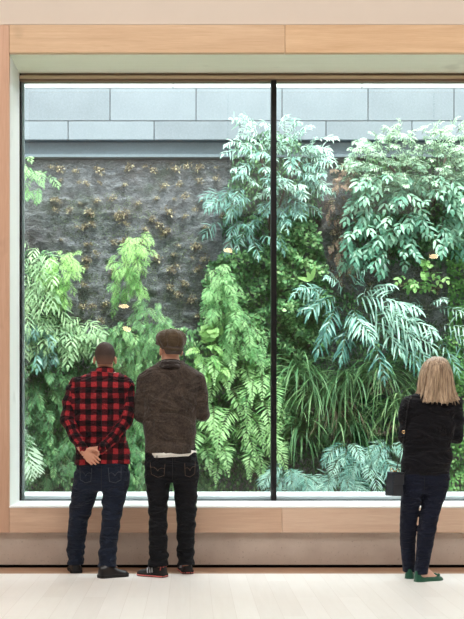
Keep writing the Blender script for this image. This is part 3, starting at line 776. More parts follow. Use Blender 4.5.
# grassy clumps
def grass(cx, cy, n, Lp, label, tone=(.3, .7), w=.016, mat=L_grass):
    root = plant('strap_leafed_grass', cx, cy, label, 'grass clump'); fo = Fo()
    a = rng.normal(0, 1, n); D = np.stack([a * 1.3, -rng.uniform(.2, .9, n), rng.uniform(-.1, 1.3, n)], 1)
    p = P(cx, cy, 3.88) + np.stack([rng.normal(0, .06, n), rng.normal(0, .03, n), rng.normal(0, .05, n)], 1)
    fo.leaf(p, D, np.array((0, -.6, 1)) + rng.normal(0, .3, (n, 3)), M(Lp, 3.7) * rng.uniform(.6, 1.2, n), w * rng.uniform(.7, 1.2, n), droop=rng.uniform(.9, 2.3, n), prof=prof_strap, segs=9, tone=rng.uniform(*tone, n))
    fo.build('foliage', [mat, m_stem], root)
for a in ((300, 372, 90, 62, 'upper left strappy grass clump beside the creeper right of the mullion'), (322, 392, 90, 60, 'strappy grass clump low between the mullion and the brownish clump'), (350, 380, 90, 66, 'strappy grass clump directly under the large blue-green fern'),
          (378, 372, 100, 68, 'tall strappy grass clump just left of the blonde hair'), (300, 428, 80, 52, 'lowest strappy grass clump near the mullion foot'), (352, 425, 90, 52, 'strappy grass clump above the low ferns, left of the handbag')): grass(*a)
grass(394, 408, 90, 56, 'pale strappy grass clump close to the left elbow of the woman', (.6, 1.)); grass(434, 362, 60, 50, 'grass clump mostly hidden behind the blonde hair', (.2, .6)); grass(340, 410, 50, 46, 'yellowish brown strappy clump amid the green grass', (.2, .9), .014, L_dry)
# E: low ferns at the foot
def ring_specs(cx, cy, n, Lp, tone, lo=-2.7, hi=-.4):
    return [(cx + rng.normal(0, 4), cy + rng.normal(0, 4), math.cos(a) * 1.1, .5 + .3 * math.sin(-a), .7, Lp * rng.uniform(.8, 1.15), rng.uniform(*tone)) for a in np.linspace(0.1, PI - .1, n)]
for cx, cy, n, Lp, lb in ((300, 482, 11, 42, 'low blue-green fern at the sill next to the mullion'), (336, 476, 12, 46, 'low blue-green fern at the sill midway between mullion and handbag'), (370, 462, 13, 50, 'low blue-green fern beside the black handbag'), (392, 446, 9, 40, 'low blue-green fern half behind the left elbow of the woman'), (318, 496, 8, 36, 'lowest pale fern tips just over the ledge'), (286, 470, 9, 38, 'low fern almost touching the mullion foot'), (350, 452, 10, 40, 'highest of the low blue-green ferns, under the grass clumps')):
    fern2('low_fern', cx, cy, ring_specs(cx, cy, n, Lp, (.4, .9)), L_teal, lb, 'fern', Y=3.7, rel=.28, pairs=13, pwid=.014, ang=64, prof=prof_leaf, pdroop=.4, bend=1.6, shape='lance')
# G: hanging sword ferns
fl = [(214, 372, 36, .8), (226, 366, 34, .6), (243, 382, 34, .8), (262, 388, 40, .7), (222, 392, 40, .7), (206, 396, 36, .6), (250, 400, 38, .55), (235, 412, 40, .75), (214, 420, 44, .7), (262, 416, 44, .7), (202, 430, 46, .8), (226, 436, 44, .6), (246, 430, 44, .65), (262, 444, 46, .75),
      (212, 448, 44, .6), (240, 452, 40, .5), (256, 462, 38, .6), (224, 462, 34, .3), (202, 460, 36, .5), (270, 402, 40, .5), (246, 364, 30, .4), (268, 372, 30, .4), (196, 445, 40, .6), (250, 442, 44, .8), (232, 384, 30, .9), (218, 384, 34, .7), (254, 392, 36, .8), (228, 404, 38, .6), (210, 424, 40, .8), (254, 426, 42, .7), (236, 440, 42, .8), (218, 458, 40, .7), (248, 468, 34, .6), (266, 458, 38, .7), (206, 372, 32, .7), (222, 476, 30, .5), (262, 474, 30, .5), (236, 424, 40, .9), (270, 432, 42, .8)]
half = [f for f in fl if f[0] < 236], [f for f in fl if f[0] >= 236]
for hh, lb, cx in ((half[0], 'bright sword fern hanging right beside the sleeve of the man in the cap', 215), (half[1], 'bright sword fern hanging against the black mullion', 255)):
    fern2('sword_fern', cx, 400, [(x, y - 14, rng.normal(0, .45), .35, 1.1, L * 1.25, min(1, t + .15)) for x, y, L, t in hh], L_fern, lb, 'fern', Y=3.86, rel=.36, pairs=15, pwid=.026, ang=66, pdroop=.2, bend=2.3, shape='tri', bare=.08, prof=prof_leaf)
compound('leafy_climber', [(212, 268), (232, 262), (238, 300), (256, 330), (258, 346), (226, 346), (222, 320), (208, 300)], 110, 19, L_fern, 'bright leafy climber trailing between the bare felt and the mullion', 236, 320, (.2, -.3), (.6, .5), pairs=6, pw=.015, rel=.38)
compound('lime_leafed_plant', [(200, 322), (212, 322), (214, 332), (202, 334)], 8, 15, L_bright, 'round lime-green leaves just right of the flat cap', 203, 338, (.2, -.2), (.8, .6), pairs=3, pw=.10, rel=.5, prof=prof_round)
compound('arching_green_plant', [(198, 345), (216, 345), (222, 372), (200, 380)], 30, 18, L_bright, 'bright fine-leaved plant over the shoulder of the man in the cap', 208, 362, (.2, -.2), (.7, .6), pairs=9, pw=.02, rel=.26)
# H: the column of lacy fern on the bare felt
compound('lacy_fern', [(126, 236), (138, 232), (146, 236), (144, 262), (142, 290), (130, 290), (118, 300), (114, 286), (118, 262), (118, 250), (126, 244)], 110, 17, L_bright, 'light green lacy fern column climbing the bare felt above the two men', 130, 270, (.2, -.5), (.95, .3), pairs=8, pw=.009, rel=.32, cat='fern', ang=62)
compound('trailing_fern', [(138, 300), (152, 296), (168, 318), (172, 340), (150, 345), (140, 330)], 70, 16, L_mid, 'darker trailing fern below the lacy column, behind the flat cap', 152, 325, (.1, -.3), (.6, .4), pairs=7, pw=.011, rel=.34, cat='fern')
compound('trailing_fern', [(104, 330), (124, 322), (146, 340), (146, 380), (118, 372)], 80, 16, L_mid, 'green bushy fern between the heads of the two men', 126, 350, (.1, -.3), (.6, .4), pairs=7, pw=.011, rel=.34, cat='fern')
# I: plants at the left jamb
compound('pale_strappy_plant', [(14, 250), (40, 248), (54, 262), (58, 300), (46, 330), (14, 335)], 62, 34, L_pale, 'pale strappy-leaved plant hanging along the left jamb', 32, 290, (.3, -.5), (.5, .2), pairs=5, pw=.018, rel=.42, prof=prof_strap, ang=45)
compound('lime_fern', [(50, 256), (66, 250), (78, 262), (72, 285), (60, 305), (50, 300)], 80, 17, L_lime, 'lime-green feathery fern beside the pale strappy plant', 62, 275, (.3, -.4), (.9, .4), pairs=8, pw=.009, rel=.34, cat='fern', ang=62)
compound('blushing_shrub', [(10, 160), (32, 158), (46, 172), (44, 190), (30, 200), (10, 206)], 46, 18, L_fern, 'small pale pinkish-green shrub high at the left jamb', 28, 180, (.4, -.3), (.8, .3), pairs=6, pw=.014, rel=.36)
compound('palmate_shrub', [(44, 322), (70, 312), (100, 328), (92, 345), (60, 350), (44, 340)], 48, 26, L_pale, 'pale finger-leaved shrub just left of the bare-headed man', 74, 332, (.3, 0), (.35, .1), pairs=5, pw=.022, rel=.40, prof=prof_strap, ang=50)
compound('blue_strappy_plant', [(14, 318), (44, 316), (50, 350), (30, 362), (14, 360)], 26, 26, L_silver, 'dusky blue strappy plant low at the left jamb', 30, 335, (.0, -.5), (.4, .2), pairs=5, pw=.022, rel=.42, prof=prof_strap, ang=40)
compound('hanging_fern', [(22, 360), (60, 352), (76, 380), (72, 440), (60, 480), (26, 480)], 150, 20, L_mid, 'mid green ferns massed left of the plaid sleeve', 48, 415, (.1, -.3), (.3, .4), pairs=7, pw=.014, rel=.34, cat='fern')
compound('hanging_fern', [(124, 380), (144, 380), (144, 480), (126, 490), (118, 440)], 70, 20, L_mid, 'mid green ferns in the gap between the two men', 132, 430, (.1, -.3), (.4, .4), pairs=7, pw=.015, rel=.34, cat='fern')
compound('bright_seedling', [(418, 262), (430, 262), (430, 272), (420, 272)], 6, 12, L_lime, 'tiny bright green plant on dark felt under the broad shrub', 426, 267, (.3, .0), (.7, .6), pairs=3, pw=.06, rel=.5)
compound('green_seedling', [(404, 276), (440, 276), (440, 288), (406, 288)], 14, 14, L_bright, 'patch of small green plants on dark felt above the dusty blue fern', 424, 282, (.3, .0), (.5, .5), pairs=3, pw=.04, rel=.5)
fern2('whitish_fern', 20, 425, [(16, 420, .35, -.6, .4, 66, .9), (14, 434, .6, -.4, .5, 56, .8), (22, 420, .0, -.8, .4, 60, .7), (12, 448, .6, -.5, .5, 44, .6)], L_white, 'whitish fern frond hanging low at the left jamb', 'fern', Y=3.72, rel=.30, pairs=13, pwid=.022, ang=62, pdroop=.3, bend=.9, prof=prof_strap)
# ------------------------------------------------------------------ people
m_skin = plain('skin', lin(196, 142, 116), 0.5, noise=0.06, nscale=60, bump=0.08)
m_skin_pale = plain('pale_skin', lin(222, 178, 158), 0.5, noise=0.05, nscale=60, bump=0.08)
m_eye = plain('eye', lin(232, 230, 224), 0.2, noise=0.02)
def m_hair_f(name, a, b, scale=(60, 60, 4), rough=.45, fade=None):
    k = NT(name); co = k.obj(); n = k.noise(k.mapping(co, scale), 3, 5, .7); c = k.ramp(n, [(.3, a), (.7, b)])
    if fade:                                   # close-clipped sides and nape let the skin through
        sp = k.n('SeparateXYZ'); k.l(co, sp.inputs[0]); f = k.math('MULTIPLY', k.math('SUBTRACT', fade[1], sp.outputs[2]), 1 / (fade[1] - fade[0])); f.node.use_clamp = True
        c = k.mix(k.math('MULTIPLY', f, .65), c, lin(150, 108, 90))
    return k.done(k.bsdf(c, rough, k.bump(n, .5, .004), spec=.4))
m_hair_dark = m_hair_f('short_dark_hair', lin(38, 28, 24), lin(78, 60, 50), (140, 140, 60), .7, (1.555, 1.655))
m_hair_grey = m_hair_f('short_greying_hair', lin(52, 42, 38), lin(104, 90, 82), (140, 140, 60), .7)
m_hair_blonde = m_hair_f('blonde_hair', lin(92, 70, 54), lin(216, 190, 160), (30, 30, 2.5), .4)
def m_plaid_f():
    k = NT('red_black_buffalo_plaid'); at = k.n('Attribute'); at.attribute_name = 'cloth'
    sp = k.n('SeparateXYZ'); k.l(at.outputs['Vector'], sp.inputs[0])
    per = 0.082; S = []
    wv = k.noise(k.obj(), 7, 3)
    for i in (0, 1):
        u = k.math('DIVIDE', k.math('ADD', sp.outputs[i], k.math('MULTIPLY', wv, 0.030)), per); fr = k.math('FRACT', k.math('ADD', u, 50.0))
        tri = k.math('ABSOLUTE', k.math('SUBTRACT', fr, 0.5))          # 0 in the middle of the red band
        S.append(k.ramp(tri, [(0.215, (0, 0, 0)), (0.275, (1, 1, 1))]))
    tot = k.math('ADD', k.math('MULTIPLY', S[0], 0.5), k.math('MULTIPLY', S[1], 0.5))
    c = k.ramp(tot, [(0.0, lin(178, 50, 56)), (0.5, lin(72, 20, 28)), (1.0, lin(16, 12, 16))])
    n = k.noise(k.obj(), 240, 3); c = k.mix(k.math('MULTIPLY', n, .3), c, lin(30, 20, 22))
    return k.done(k.bsdf(c, .85, k.bump(k.noise(k.mapping(k.obj(), (5, 5, 9), (0.4, .6, 0)), 1.8, 4, .5, 1.5), 1.0, .06), spec=.2, sheen=.03))
m_plaid = m_plaid_f()
def m_cloth(name, a, b, ns=300, rough=.9, sheen=.3, bump=.5, bs=30, big=8, fs=(4, 4, 13), fd=.05):
    k = NT(name); co = k.obj(); n = k.noise(co, ns, 4, .8); g = k.noise(co, big, 4)
    c = k.mix(.35, k.ramp(n, [(.3, a), (.7, b)]), k.ramp(g, [(.3, a), (.7, b)]))
    h = k.mix(.5, k.noise(co, bs, 5), n); nb = k.bump(h, bump, .008)
    fo = k.noise(k.mapping(co, fs, (0.3, .5, 0)), 1.6, 3, .5, 1.5); b2 = k.n('Bump'); b2.inputs['Strength'].default_value = 1.0; b2.inputs['Distance'].default_value = fd; k.l(fo, b2.inputs['Height']); k.l(nb, b2.inputs['Normal']); nb = b2.outputs[0]
    return k.done(k.bsdf(c, rough, nb, spec=.2, sheen=sheen))
m_wool = m_cloth('brown_boiled_wool', lin(16, 13, 11), lin(92, 79, 70), 70, sheen=.12, bump=.9, bs=55, big=14, fs=(2.5, 2.5, 4), fd=.07)
m_woolcol = m_cloth('dark_brown_wool_collar', lin(22, 17, 15), lin(64, 52, 46), 120)
m_cap = m_cloth('brown_tweed_cap_cloth', lin(38, 30, 22), lin(106, 88, 66), 160, sheen=.2, fd=.01)
m_denim = m_cloth('dark_blue_denim', lin(15, 19, 29), lin(38, 47, 66), 260, sheen=.05, bump=.35, big=5)
m_denim2 = m_cloth('black_denim', lin(8, 9, 12), lin(28, 29, 34), 260, sheen=.02, bump=.35, big=5)
m_navy = m_cloth('navy_trouser_cloth', lin(13, 16, 28), lin(30, 35, 54), 260, sheen=.03, bump=.25, big=5)
m_knit = m_cloth('black_knit', lin(8, 8, 12), lin(24, 23, 29), 200, sheen=.05, bump=.35, fs=(2.5, 2.5, 7), fd=.08)
m_stitch = plain('copper_stitching', lin(92, 74, 60), .7); m_stitch_g = plain('grey_stitching', lin(70, 74, 82), .7)
m_white = plain('white_cotton', lin(232, 228, 222), .8)
m_leather = plain('black_leather', lin(22, 22, 25), .32, noise=.2, bump=.15, bscale=120)
m_rubber = plain('black_rubber_sole', lin(16, 16, 17), .7)
m_trainer = plain('black_trainer_mesh', lin(24, 23, 26), .6, noise=.25, bump=.3)
m_coral = plain('coral_sole_accent', lin(222, 112, 108), .55); m_stripe = plain('pale_stripe', lin(206, 208, 214), .5)
m_green = plain('emerald_suede', lin(14, 84, 60), .75, noise=.15, bump=.2, sheen=.3)
m_gold = plain('pale_gold_metal', lin(214, 176, 128), .25, .9, noise=.05); m_bag = plain('dark_slate_bag_leather', lin(40, 46, 54), .38, noise=.08, bump=.15)

def wave(sc=1.0, seed=0.0, kx=9, kz=26):
    def f(X, Y, Z):
        return sc * (np.sin(kz * Z + 3.0 * np.sin(kx * X + seed) + 2.2 * np.sin(kx * .8 * Y + seed * 2)) * np.sin(11 * X + 5 * Z + seed) * .6 + np.sin(kz * 1.9 * Z - 4 * np.sin(7 * X + 6 * Z + seed)) * .4 * np.sin(13 * Y + 9 * X))
    return f
def body_axes(x0, x1, y0, y1, z0, z1, fine=(), st=.008):
    return [axis(x0, x1, st, [(f[0], f[1], f[6]) for f in fine]), axis(y0, y1, st, [(f[2], f[3], f[6]) for f in fine]), axis(z0, z1, st, [(f[4], f[5], f[6]) for f in fine])]

def hand(F, wrist, d, pn, thumb, s=1.0, curl=(.35, .4, .3), spread=.12, wr=.026):
    """d: pointing direction, pn: palm normal, thumb: +1/-1 side along cross(d, pn)"""
    w = np.array(wrist, float); d = unit(np.array(d, float)); pn = np.array(pn, float); pn = unit(pn - d * (pn @ d)); sd = np.cross(d, pn) * thumb
    offs = (.032, .0105, -.011, -.031); ln = (.070, .078, .072, .056); mc = (.088, .090, .086, .078)
    F.cone(w - d * .03, w + d * .015, wr * s * 1.0, wr * s * .95, .01, flat=(pn, .75))
    F.cone(w + d * .01 * s, w + (d * .07) * s, .030 * s, .036 * s, .012, flat=(pn, .42))
    knuckles = []
    for o, L, m in zip(offs, ln, mc):
        k = w + (d * m + sd * o) * s; knuckles.append(k)
        F.cone(w + (d * .02 + sd * o * .45) * s, k, .012 * s, .0105 * s, .008)
        fd = unit(d + sd * o * spread * 8); p = k; r = .0092 * s
        for i, (fr, c) in enumerate(zip((.45, .30, .25), curl)):
            fd = unit(fd * math.cos(c) + pn * math.sin(c)); q = p + fd * L * fr * s
            F.cone(p, q, r, r * .9, .004); r *= .9; p = q
    t0 = w + (d * .018 + sd * .018) * s; t1 = w + (d * .045 + sd * .048 + pn * .012) * s; t2 = t1 + unit(d * .8 + sd * .5 + pn * .35) * .032 * s; t3 = t2 + unit(d + sd * .15 + pn * .35) * .026 * s
    F.cone(t0, t1, .015 * s, .0125 * s, .01); F.cone(t1, t2, .0115 * s, .0105 * s, .005); F.cone(t2, t3, .0105 * s, .0085 * s, .004)
    return knuckles

def rz(a): c, s = math.cos(a), math.sin(a); return np.array(((c, -s, 0), (s, c, 0), (0, 0, 1.0)))
def head(F, c, yaw=0.0, s=1.0, tilt=0.0, w=.074):
    """c: middle of the skull; the face looks toward +Y turned by yaw. returns local->world"""
    R = rz(yaw) @ np.array(((1, 0, 0), (0, math.cos(tilt), -math.sin(tilt)), (0, math.sin(tilt), math.cos(tilt))))
    g = lambda x, y, z: np.array(c) + R @ (np.array((x, y, z)) * s)
    F.ell(g(0, -.012, .018), np.array((w, .094, .090)) * s, .0, R)
    F.ell(g(0, .030, -.045), np.array((.058, .060, .075)) * s, .03, R)
    F.cone(g(-.03, .045, -.095), g(.03, .045, -.095), .020 * s, .020 * s, .03); F.ell(g(0, .078, -.100), np.array((.020, .014, .016)) * s, .02, R)     # jaw, chin
    F.cone(g(0, .088, .005), g(0, .108, -.036), .009 * s, .013 * s, .012); F.ell(g(0, .100, -.040), np.array((.018, .010, .009)) * s, .006, R)          # nose
    F.cone(g(-.035, .078, .018), g(.035, .078, .018), .010 * s, .010 * s, .014)                                                                       # brow
    for x in (-.031, .031): F.ell(g(x, .088, .000), np.array((.014, .010, .009)) * s, .008, R, sub=True)                                              # eye sockets
    F.cone(g(-.020, .087, -.064), g(.020, .087, -.064), .0055 * s, .0055 * s, .005); F.cone(g(-.016, .086, -.074), g(.016, .086, -.074), .006 * s, .006 * s, .005)   # lips
    for sx in (-1, 1):
        F.ell(g(sx * (w + .010), -.004, -.030), np.array((.012, .018, .032)) * s, .006, R); F.ell(g(sx * (w + .021), .006, -.028), np.array((.006, .009, .018)) * s, .004, R, sub=True)
    return g
def eyes(g, parent, s=1.0):
    for x in (-.031, .031):
        m = MB(); c = g(x, .080, .0)
        m.rings([[tuple(c + .0115 * s * np.array((math.sin(a) * math.cos(b), math.sin(a) * math.sin(b), math.cos(a)))) for b in np.linspace(0, 2 * PI, 13)[:-1]] for a in np.linspace(.05, PI - .05, 8)])
        m.build('eye', m_eye, parent, smooth=True)

def arm(F, pts, rs, k=.02, flat=None):
    for i in range(len(pts) - 1): F.cone(pts[i], pts[i + 1], rs[i], rs[i + 1], k if i == 0 else .012)

def field_obj(name, F, mat, parent, smooth=1, attrs=None):
    V, Q = F.mesh(smooth)
    at = None
    if attrs: at = attrs(V)
    return build(name, V, Q, mat, parent, smooth=True, attrs=at), V, Q
def foot_body(F, heel, toe, ankle, s=1.0):
    s = FOOT_S
    h = np.array(heel, float); t = np.array(toe, float); d = unit(t - h); L = np.linalg.norm(t - h)
    F.cone(ankle, h + d * .055 + (0, 0, .045), .036 * s, .034 * s, .02); F.cone(h + d * .042 + (0, 0, .036), h + d * (L - .06) + (0, 0, .022), .029 * s, .020 * s, .02, flat=((0, 0, 1), .75))
    F.cone(np.array(ankle) + d * .02, h + d * (L * .68) + (0, 0, .026), .032 * s, .022 * s, .02)

# shoes: rings along the foot, local x = forward
def shoe(name, heel, toe, kind, parent, w=1.0, side=1):
    heel = np.array(heel, float); toe = np.array(toe, float); L = float(np.linalg.norm(toe - heel)); yaw = math.atan2(toe[1] - heel[1], toe[0] - heel[0])
    if kind == 'flat':
        prof = [(.0, .40, .070, 0), (.02, .66, .080, 0), (.10, .88, .078, 0), (.22, .92, .058, 0), (.40, .82, .038, .02), (.60, 1.0, .032, .04), (.76, 1.08, .034, .04), (.88, .92, .030, .02), (.96, .62, .022, 0), (1.0, .22, .014, 0)]
        W, zs = .040 * w, .006
    else:
        prof = [(.0, .35, .060, 0), (.02, .70, .078, 0), (.08, .86, .088, 0), (.20, .90, .100, 0), (.36, .86, .102, .01), (.46, .90, .086, .02), (.60, 1.02, .064, .04), (.74, 1.10, .052, .04), (.87, 1.0, .046, .03), (.95, .74, .038, .0), (1.0, .36, .026, 0)]
        W, zs = .046 * w, .022
        if kind == 'trainer': zs = .026
    xs = np.array([p[0] for p in prof]); tt = np.concatenate([np.linspace(0, .1, 5), np.linspace(.14, .86, 16), np.linspace(.89, 1, 6)])
    wd, ht = np.interp(tt, xs, [p[1] for p in prof]) * W, np.interp(tt, xs, [p[2] for p in prof])
    RG = []
    for t, a, h in zip(tt, wd, ht):
        r = []
        for th in np.linspace(0, 2 * PI, 25)[:-1]:
            cy, sy = math.cos(th), math.sin(th)
            y = a * np.sign(cy) * abs(cy) ** .75; zmid = zs * .6
            z = zmid + (h - zmid) * max(sy, 0) ** .8 if sy > 0 else zmid - (zmid - zs * .3) * abs(sy) ** .5
            y *= 1 - .28 * max(0, sy) * (1 if t < .5 else .6)
            r.append((t * L, y, z))
        RG.append(r)
    u = MB().rings(RG); T = Matrix.Translation(tuple(heel)) @ Matrix.Rotation(yaw, 4, 'Z')
    mats = {'leather': m_leather, 'trainer': m_trainer, 'flat': m_green}[kind]
    sh = u.xf(T).build(name, mats, parent, smooth=True)
    S = MB(); out = []
    ws = wd * (1.10 if kind != 'flat' else 1.0) + (.003 if kind != 'flat' else 0)
    for z, g in ((0.0, .97), (zs * .3, 1.0), (zs, 1.0)):
        ring = [(t * L * 1.01 - .002, a * g, z) for t, a in zip(tt, ws)] + [(t * L * 1.01 - .002, -a * g, z) for t, a in reversed(list(zip(tt, ws)))]
        if kind == 'leather': ring = [(x, y, z) for x, y, z in ring]
        out.append(ring)
    S.rings(out).xf(T).build('sole', m_rubber if kind != 'flat' else m_green, sh)
    zt = lambda t: float(np.interp(t, tt, ht)); wt = lambda t: float(np.interp(t, tt, wd))
    def on(t, th, e=.002):
        a, h = wt(t), zt(t); cy, sy = math.cos(th), math.sin(th); zmid = zs * .6; y = a * np.sign(cy) * abs(cy) ** .75 * (1 - .28 * max(0, sy) * (1 if t < .5 else .6)); z = zmid + (h - zmid) * max(sy, 0) ** .8
        return (t * L, y * (1 + e / a), z + e * max(0, sy))
    if kind in ('leather', 'trainer'):
        l = MB()
        for t in np.linspace(.42, .64, 5): l.tube([on(t, th, .003) for th in np.linspace(PI * .36, PI * .64, 7)], .0022, 5)
        l.tube([on(.41, th, .004) for th in np.linspace(PI * .4, PI * .6, 5)], .004, 5)
        l.xf(T).build('lace', m_rubber if kind == 'leather' else m_stripe, sh)
    if kind == 'leather':
        MB().tube([on(t, .35, .001) for t in np.linspace(.62, .98, 12)] + [on(t, PI - .35, .001) for t in np.linspace(.98, .62, 12)], .0018, 5).xf(T).build('seam', m_rubber, sh)
    if kind == 'trainer':
        for sgn in (0, 1):
            for j in range(3):
                t0 = .40 + j * .075
                pts = [on(t0 + k * .05, (th if sgn == 0 else PI - th), .002) for k, th in zip(np.linspace(0, 1, 6), np.linspace(.15, .95, 6))]
                MB().tube(pts, .0042, 6).xf(T).build('stripe', m_stripe, sh)
        c = MB()
        for sg in (1, -1): c.tube([(t * L, sg * (float(np.interp(t, tt, ws)) + .0005), .009) for t in np.linspace(.0, .97, 26)], .0042, 6)
        c.tube([(-.002, y, .010) for y in np.linspace(-.016, .016, 5)], .004, 6)
        c.xf(T).build('sole_accent', m_coral, sh)
        p = MB(); p.tube([on(.05, th, .002) for th in np.linspace(.9, PI - .9, 7)], .005, 6); p.tube([on(.12, th, .002) for th in np.linspace(.4, 1.2, 5)], .004, 6); p.xf(T).build('heel_patch', m_coral, sh)
    if kind == 'flat':
        b = MB()
        for sg in (1, -1): b.rings([[(.80 * L + .008 * math.cos(q) * e, sg * o, .040 + .007 * math.sin(q) * e) for q in np.linspace(0, 2 * PI, 9)[:-1]] for o, e in ((.002, .5), (.010, 1.3), (.022, 1.7), (.028, .9))])
        b.xf(T).build('bow', m_green, sh)
    return sh

def bvh(V, Q): return BVHTree.FromPolygons([Vector(v) for v in V], [tuple(int(i) for i in q) for q in Q])
def project(tree, pts, y=-2.5, off=.003):
    out = []
    for px_, py_, Yd in pts:
        p = P(px_, py_, Yd); o = Vector((0, -D_CAM, H_CAM)); d = (Vector(p) - o).normalized(); h = tree.ray_cast(o, d)
        if h[0] is not None: out.append(np.array(h[0] - d * off))
    return out
def pocket(name, tree, poly, mat, stitch, parent, Yd, arcs):
    """back pocket: a thin patch lying on the seat of the jeans, stitching as its child"""
    ev = np.array(poly, float); c = ev.mean(0)
    n = 9; grid = []
    (x0, y0), (x1, y1), (x2, y2), (x3, y3) = poly[:4]            # top left, top right, bottom right, bottom left
    for i in range(n):
        v = i / (n - 1); a = np.array((x0, y0)) * (1 - v) + np.array((x3, y3)) * v; b = np.array((x1, y1)) * (1 - v) + np.array((x2, y2)) * v
        for j in range(n):
            u = j / (n - 1); q = a * (1 - u) + b * u; q[1] += (1 - abs(2 * u - 1)) * 2.6 * v; grid.append((q[0], q[1], Yd))
    pts = project(tree, grid, off=.0035)
    if len(pts) < n * n: return None
    pts2 = [p + np.array((0, .008, 0)) for p in pts]; F_ = [(i * n + j, i * n + j + 1, (i + 1) * n + j + 1, (i + 1) * n + j) for i in range(n - 1) for j in range(n - 1)]
    N = n * n; rim = [i for i in range(n)] + [i * n + n - 1 for i in range(1, n)] + [(n - 1) * n + j for j in range(n - 2, -1, -1)] + [i * n for i in range(n - 2, 0, -1)]
    F2 = [tuple(q + N for q in f[::-1]) for f in F_] + [(rim[k], rim[(k + 1) % len(rim)], rim[(k + 1) % len(rim)] + N, rim[k] + N) for k in range(len(rim))]
    o = MB().add(pts + pts2, F_ + F2).build(name, mat, parent, smooth=False)
    def im(u, v):
        a = np.array((x0, y0)) * (1 - v) + np.array((x3, y3)) * v; b = np.array((x1, y1)) * (1 - v) + np.array((x2, y2)) * v; q = a * (1 - u) + b * u; q[1] += (1 - abs(2 * u - 1)) * 2.6 * v; return (q[0], q[1], Yd)
    st = MB()
    for L_ in arcs + [[(.06, .04), (.06, .5), (.07, .95), (.5, .96), (.93, .95), (.94, .5), (.94, .04)]]:
        dense = []
        for (a, b), (c_, d_) in zip(L_[:-1], L_[1:]):
            for t in np.linspace(0, 1, 5)[:-1]: dense.append(im(a + (c_ - a) * t, b + (d_ - b) * t))
        dense.append(im(*L_[-1])); q = project(tree, dense, off=.005)
        if len(q) > 2: st.tube(q, .0016, 5)
    st.build('stitching', stitch, o); return o
ARCS = [[(.06, .42), (.25, .36), (.42, .44), (.5, .56), (.58, .44), (.75, .36), (.94, .42)]]

def rows(Y0, table):
    """(py, cx px, a px, dy, b m) -> (z, x, y, a, b)"""
    o = []
    for py, cx, a, dy, b in table:
        p = P(cx, py, Y0 + dy); o.append((p[2], p[0], p[1], M(a, Y0 + dy), b))
    return o

FOOT_S = .8
def person(root_label, group, Y0, head_c, head_yaw, hs, torso, legs, arms, hands_, feet, fine, bbox, skin, tilt=0.0, shrink=.016, neck=None, hw=.074):
    foot_mid = (np.array(feet[0][0]) + np.array(feet[1][0])) / 2; foot_mid[2] = 0
    root = empty('person', foot_mid); tag(root, root_label, 'person', group)
    ax = body_axes(*bbox, fine=fine); F = Field(*ax)
    F.loft(torso, .02, shrink=shrink + .008)
    for lg in legs: F.loft(lg, .03, shrink=shrink + .008)
    for pts, rs in arms: arm(F, pts, [max(r - .013, .024) for r in rs], .03)
    F.cone(neck[0], neck[1], neck[2], neck[2] * .95, .03)
    F2 = F
    g = head(F2, head_c, head_yaw, hs, tilt, hw)
    for h in hands_: hand(F2, **h)
    for (heel, toe, ankle) in feet: foot_body(F2, heel, toe, ankle)
    body, V, Q = field_obj('body', F2, skin, root, 1)
    eyes(g, root, hs)
    return root, g
def clothes(name, mat, parent, bbox, parts, disp=None, cut=None, st=.0065, attrs=None, smooth=1, fine=()):
    F = Field(*body_axes(*bbox, fine=fine, st=st))
    for p in parts:
        if p[0] == 'loft': F.loft(p[1], p[2] if len(p) > 2 else .03, shrink=p[3] if len(p) > 3 else 0)
        elif p[0] == 'arm': arm(F, p[1], p[2], p[3] if len(p) > 3 else .03)
        elif p[0] == 'cone': F.cone(*p[1:])
        elif p[0] == 'ell': F.ell(*p[1:])
    if disp: F.disp(disp)
    if cut: F.cut(cut)
    return field_obj(name, F, mat, parent, smooth, attrs)

# =================================================== man in red plaid, hands behind his back
Y1 = -0.40
q1 = lambda x, y, dy=0.0: P(x, y, Y1 + dy)
torso = rows(Y1, [(372, 105, 13, .0, .075), (375, 104.5, 20, 0, .088), (378.5, 103, 27, 0, .10), (383, 101, 30.5, 0, .112), (390, 100, 30.5, .0, .122), (405, 99.5, 28.5, 0, .128), (420, 99.5, 27, 0, .125), (435, 100, 26.5, 0, .122), (448, 101.5, 27, -.0, .126), (464, 103, 28, -.005, .132)])
seat = rows(Y1, [(452, 102.5, 25, 0, .112), (464, 102.5, 26, -.008, .122), (476, 102, 27, -.012, .128), (486, 101.5, 26.5, -.008, .118), (491, 101, 24, .0, .10)])
lL = rows(Y1, [(472, 88, 13, -.008, .115), (486, 86.5, 13.4, -.0, .108), (496, 84, 13, .02, .098), (508, 81, 11.2, .04, .085), (518, 79, 10.2, .055, .078), (532, 77, 9.6, .09, .075), (546, 76, 8.8, .125, .068), (558, 75.8, 8.2, .145, .064), (564, 76, 8.6, .15, .072)])
lR = rows(Y1, [(472, 116, 13.2, -.008, .118), (486, 115.5, 13, -.01, .11), (496, 114.2, 12, -.012, .10), (508, 112.6, 10.4, -.02, .088), (518, 111.4, 9.7, -.03, .08), (532, 109.8, 9.3, -.04, .074), (546, 108.2, 8.8, -.055, .068), (560, 107.2, 9, -.07, .066), (566.5, 107.5, 9.6, -.07, .074)])
aL = ([q1(75.5, 386), q1(70, 404, -.01), q1(68, 421, -.05), q1(75, 437, -.12), q1(84, 450, -.165)], [.058, .056, .052, .043, .034])
aR = ([q1(126, 386), q1(128, 404, -.01), q1(126, 421, -.05), q1(114, 437, -.11), q1(101, 449, -.145)], [.058, .056, .052, .043, .034])
hA = dict(wrist=q1(83.5, 450.5, -.175), d=(.62, -.15, -.60), pn=(.15, -1, .1), thumb=-1, s=.98, curl=(.30, .35, .3), spread=.10)
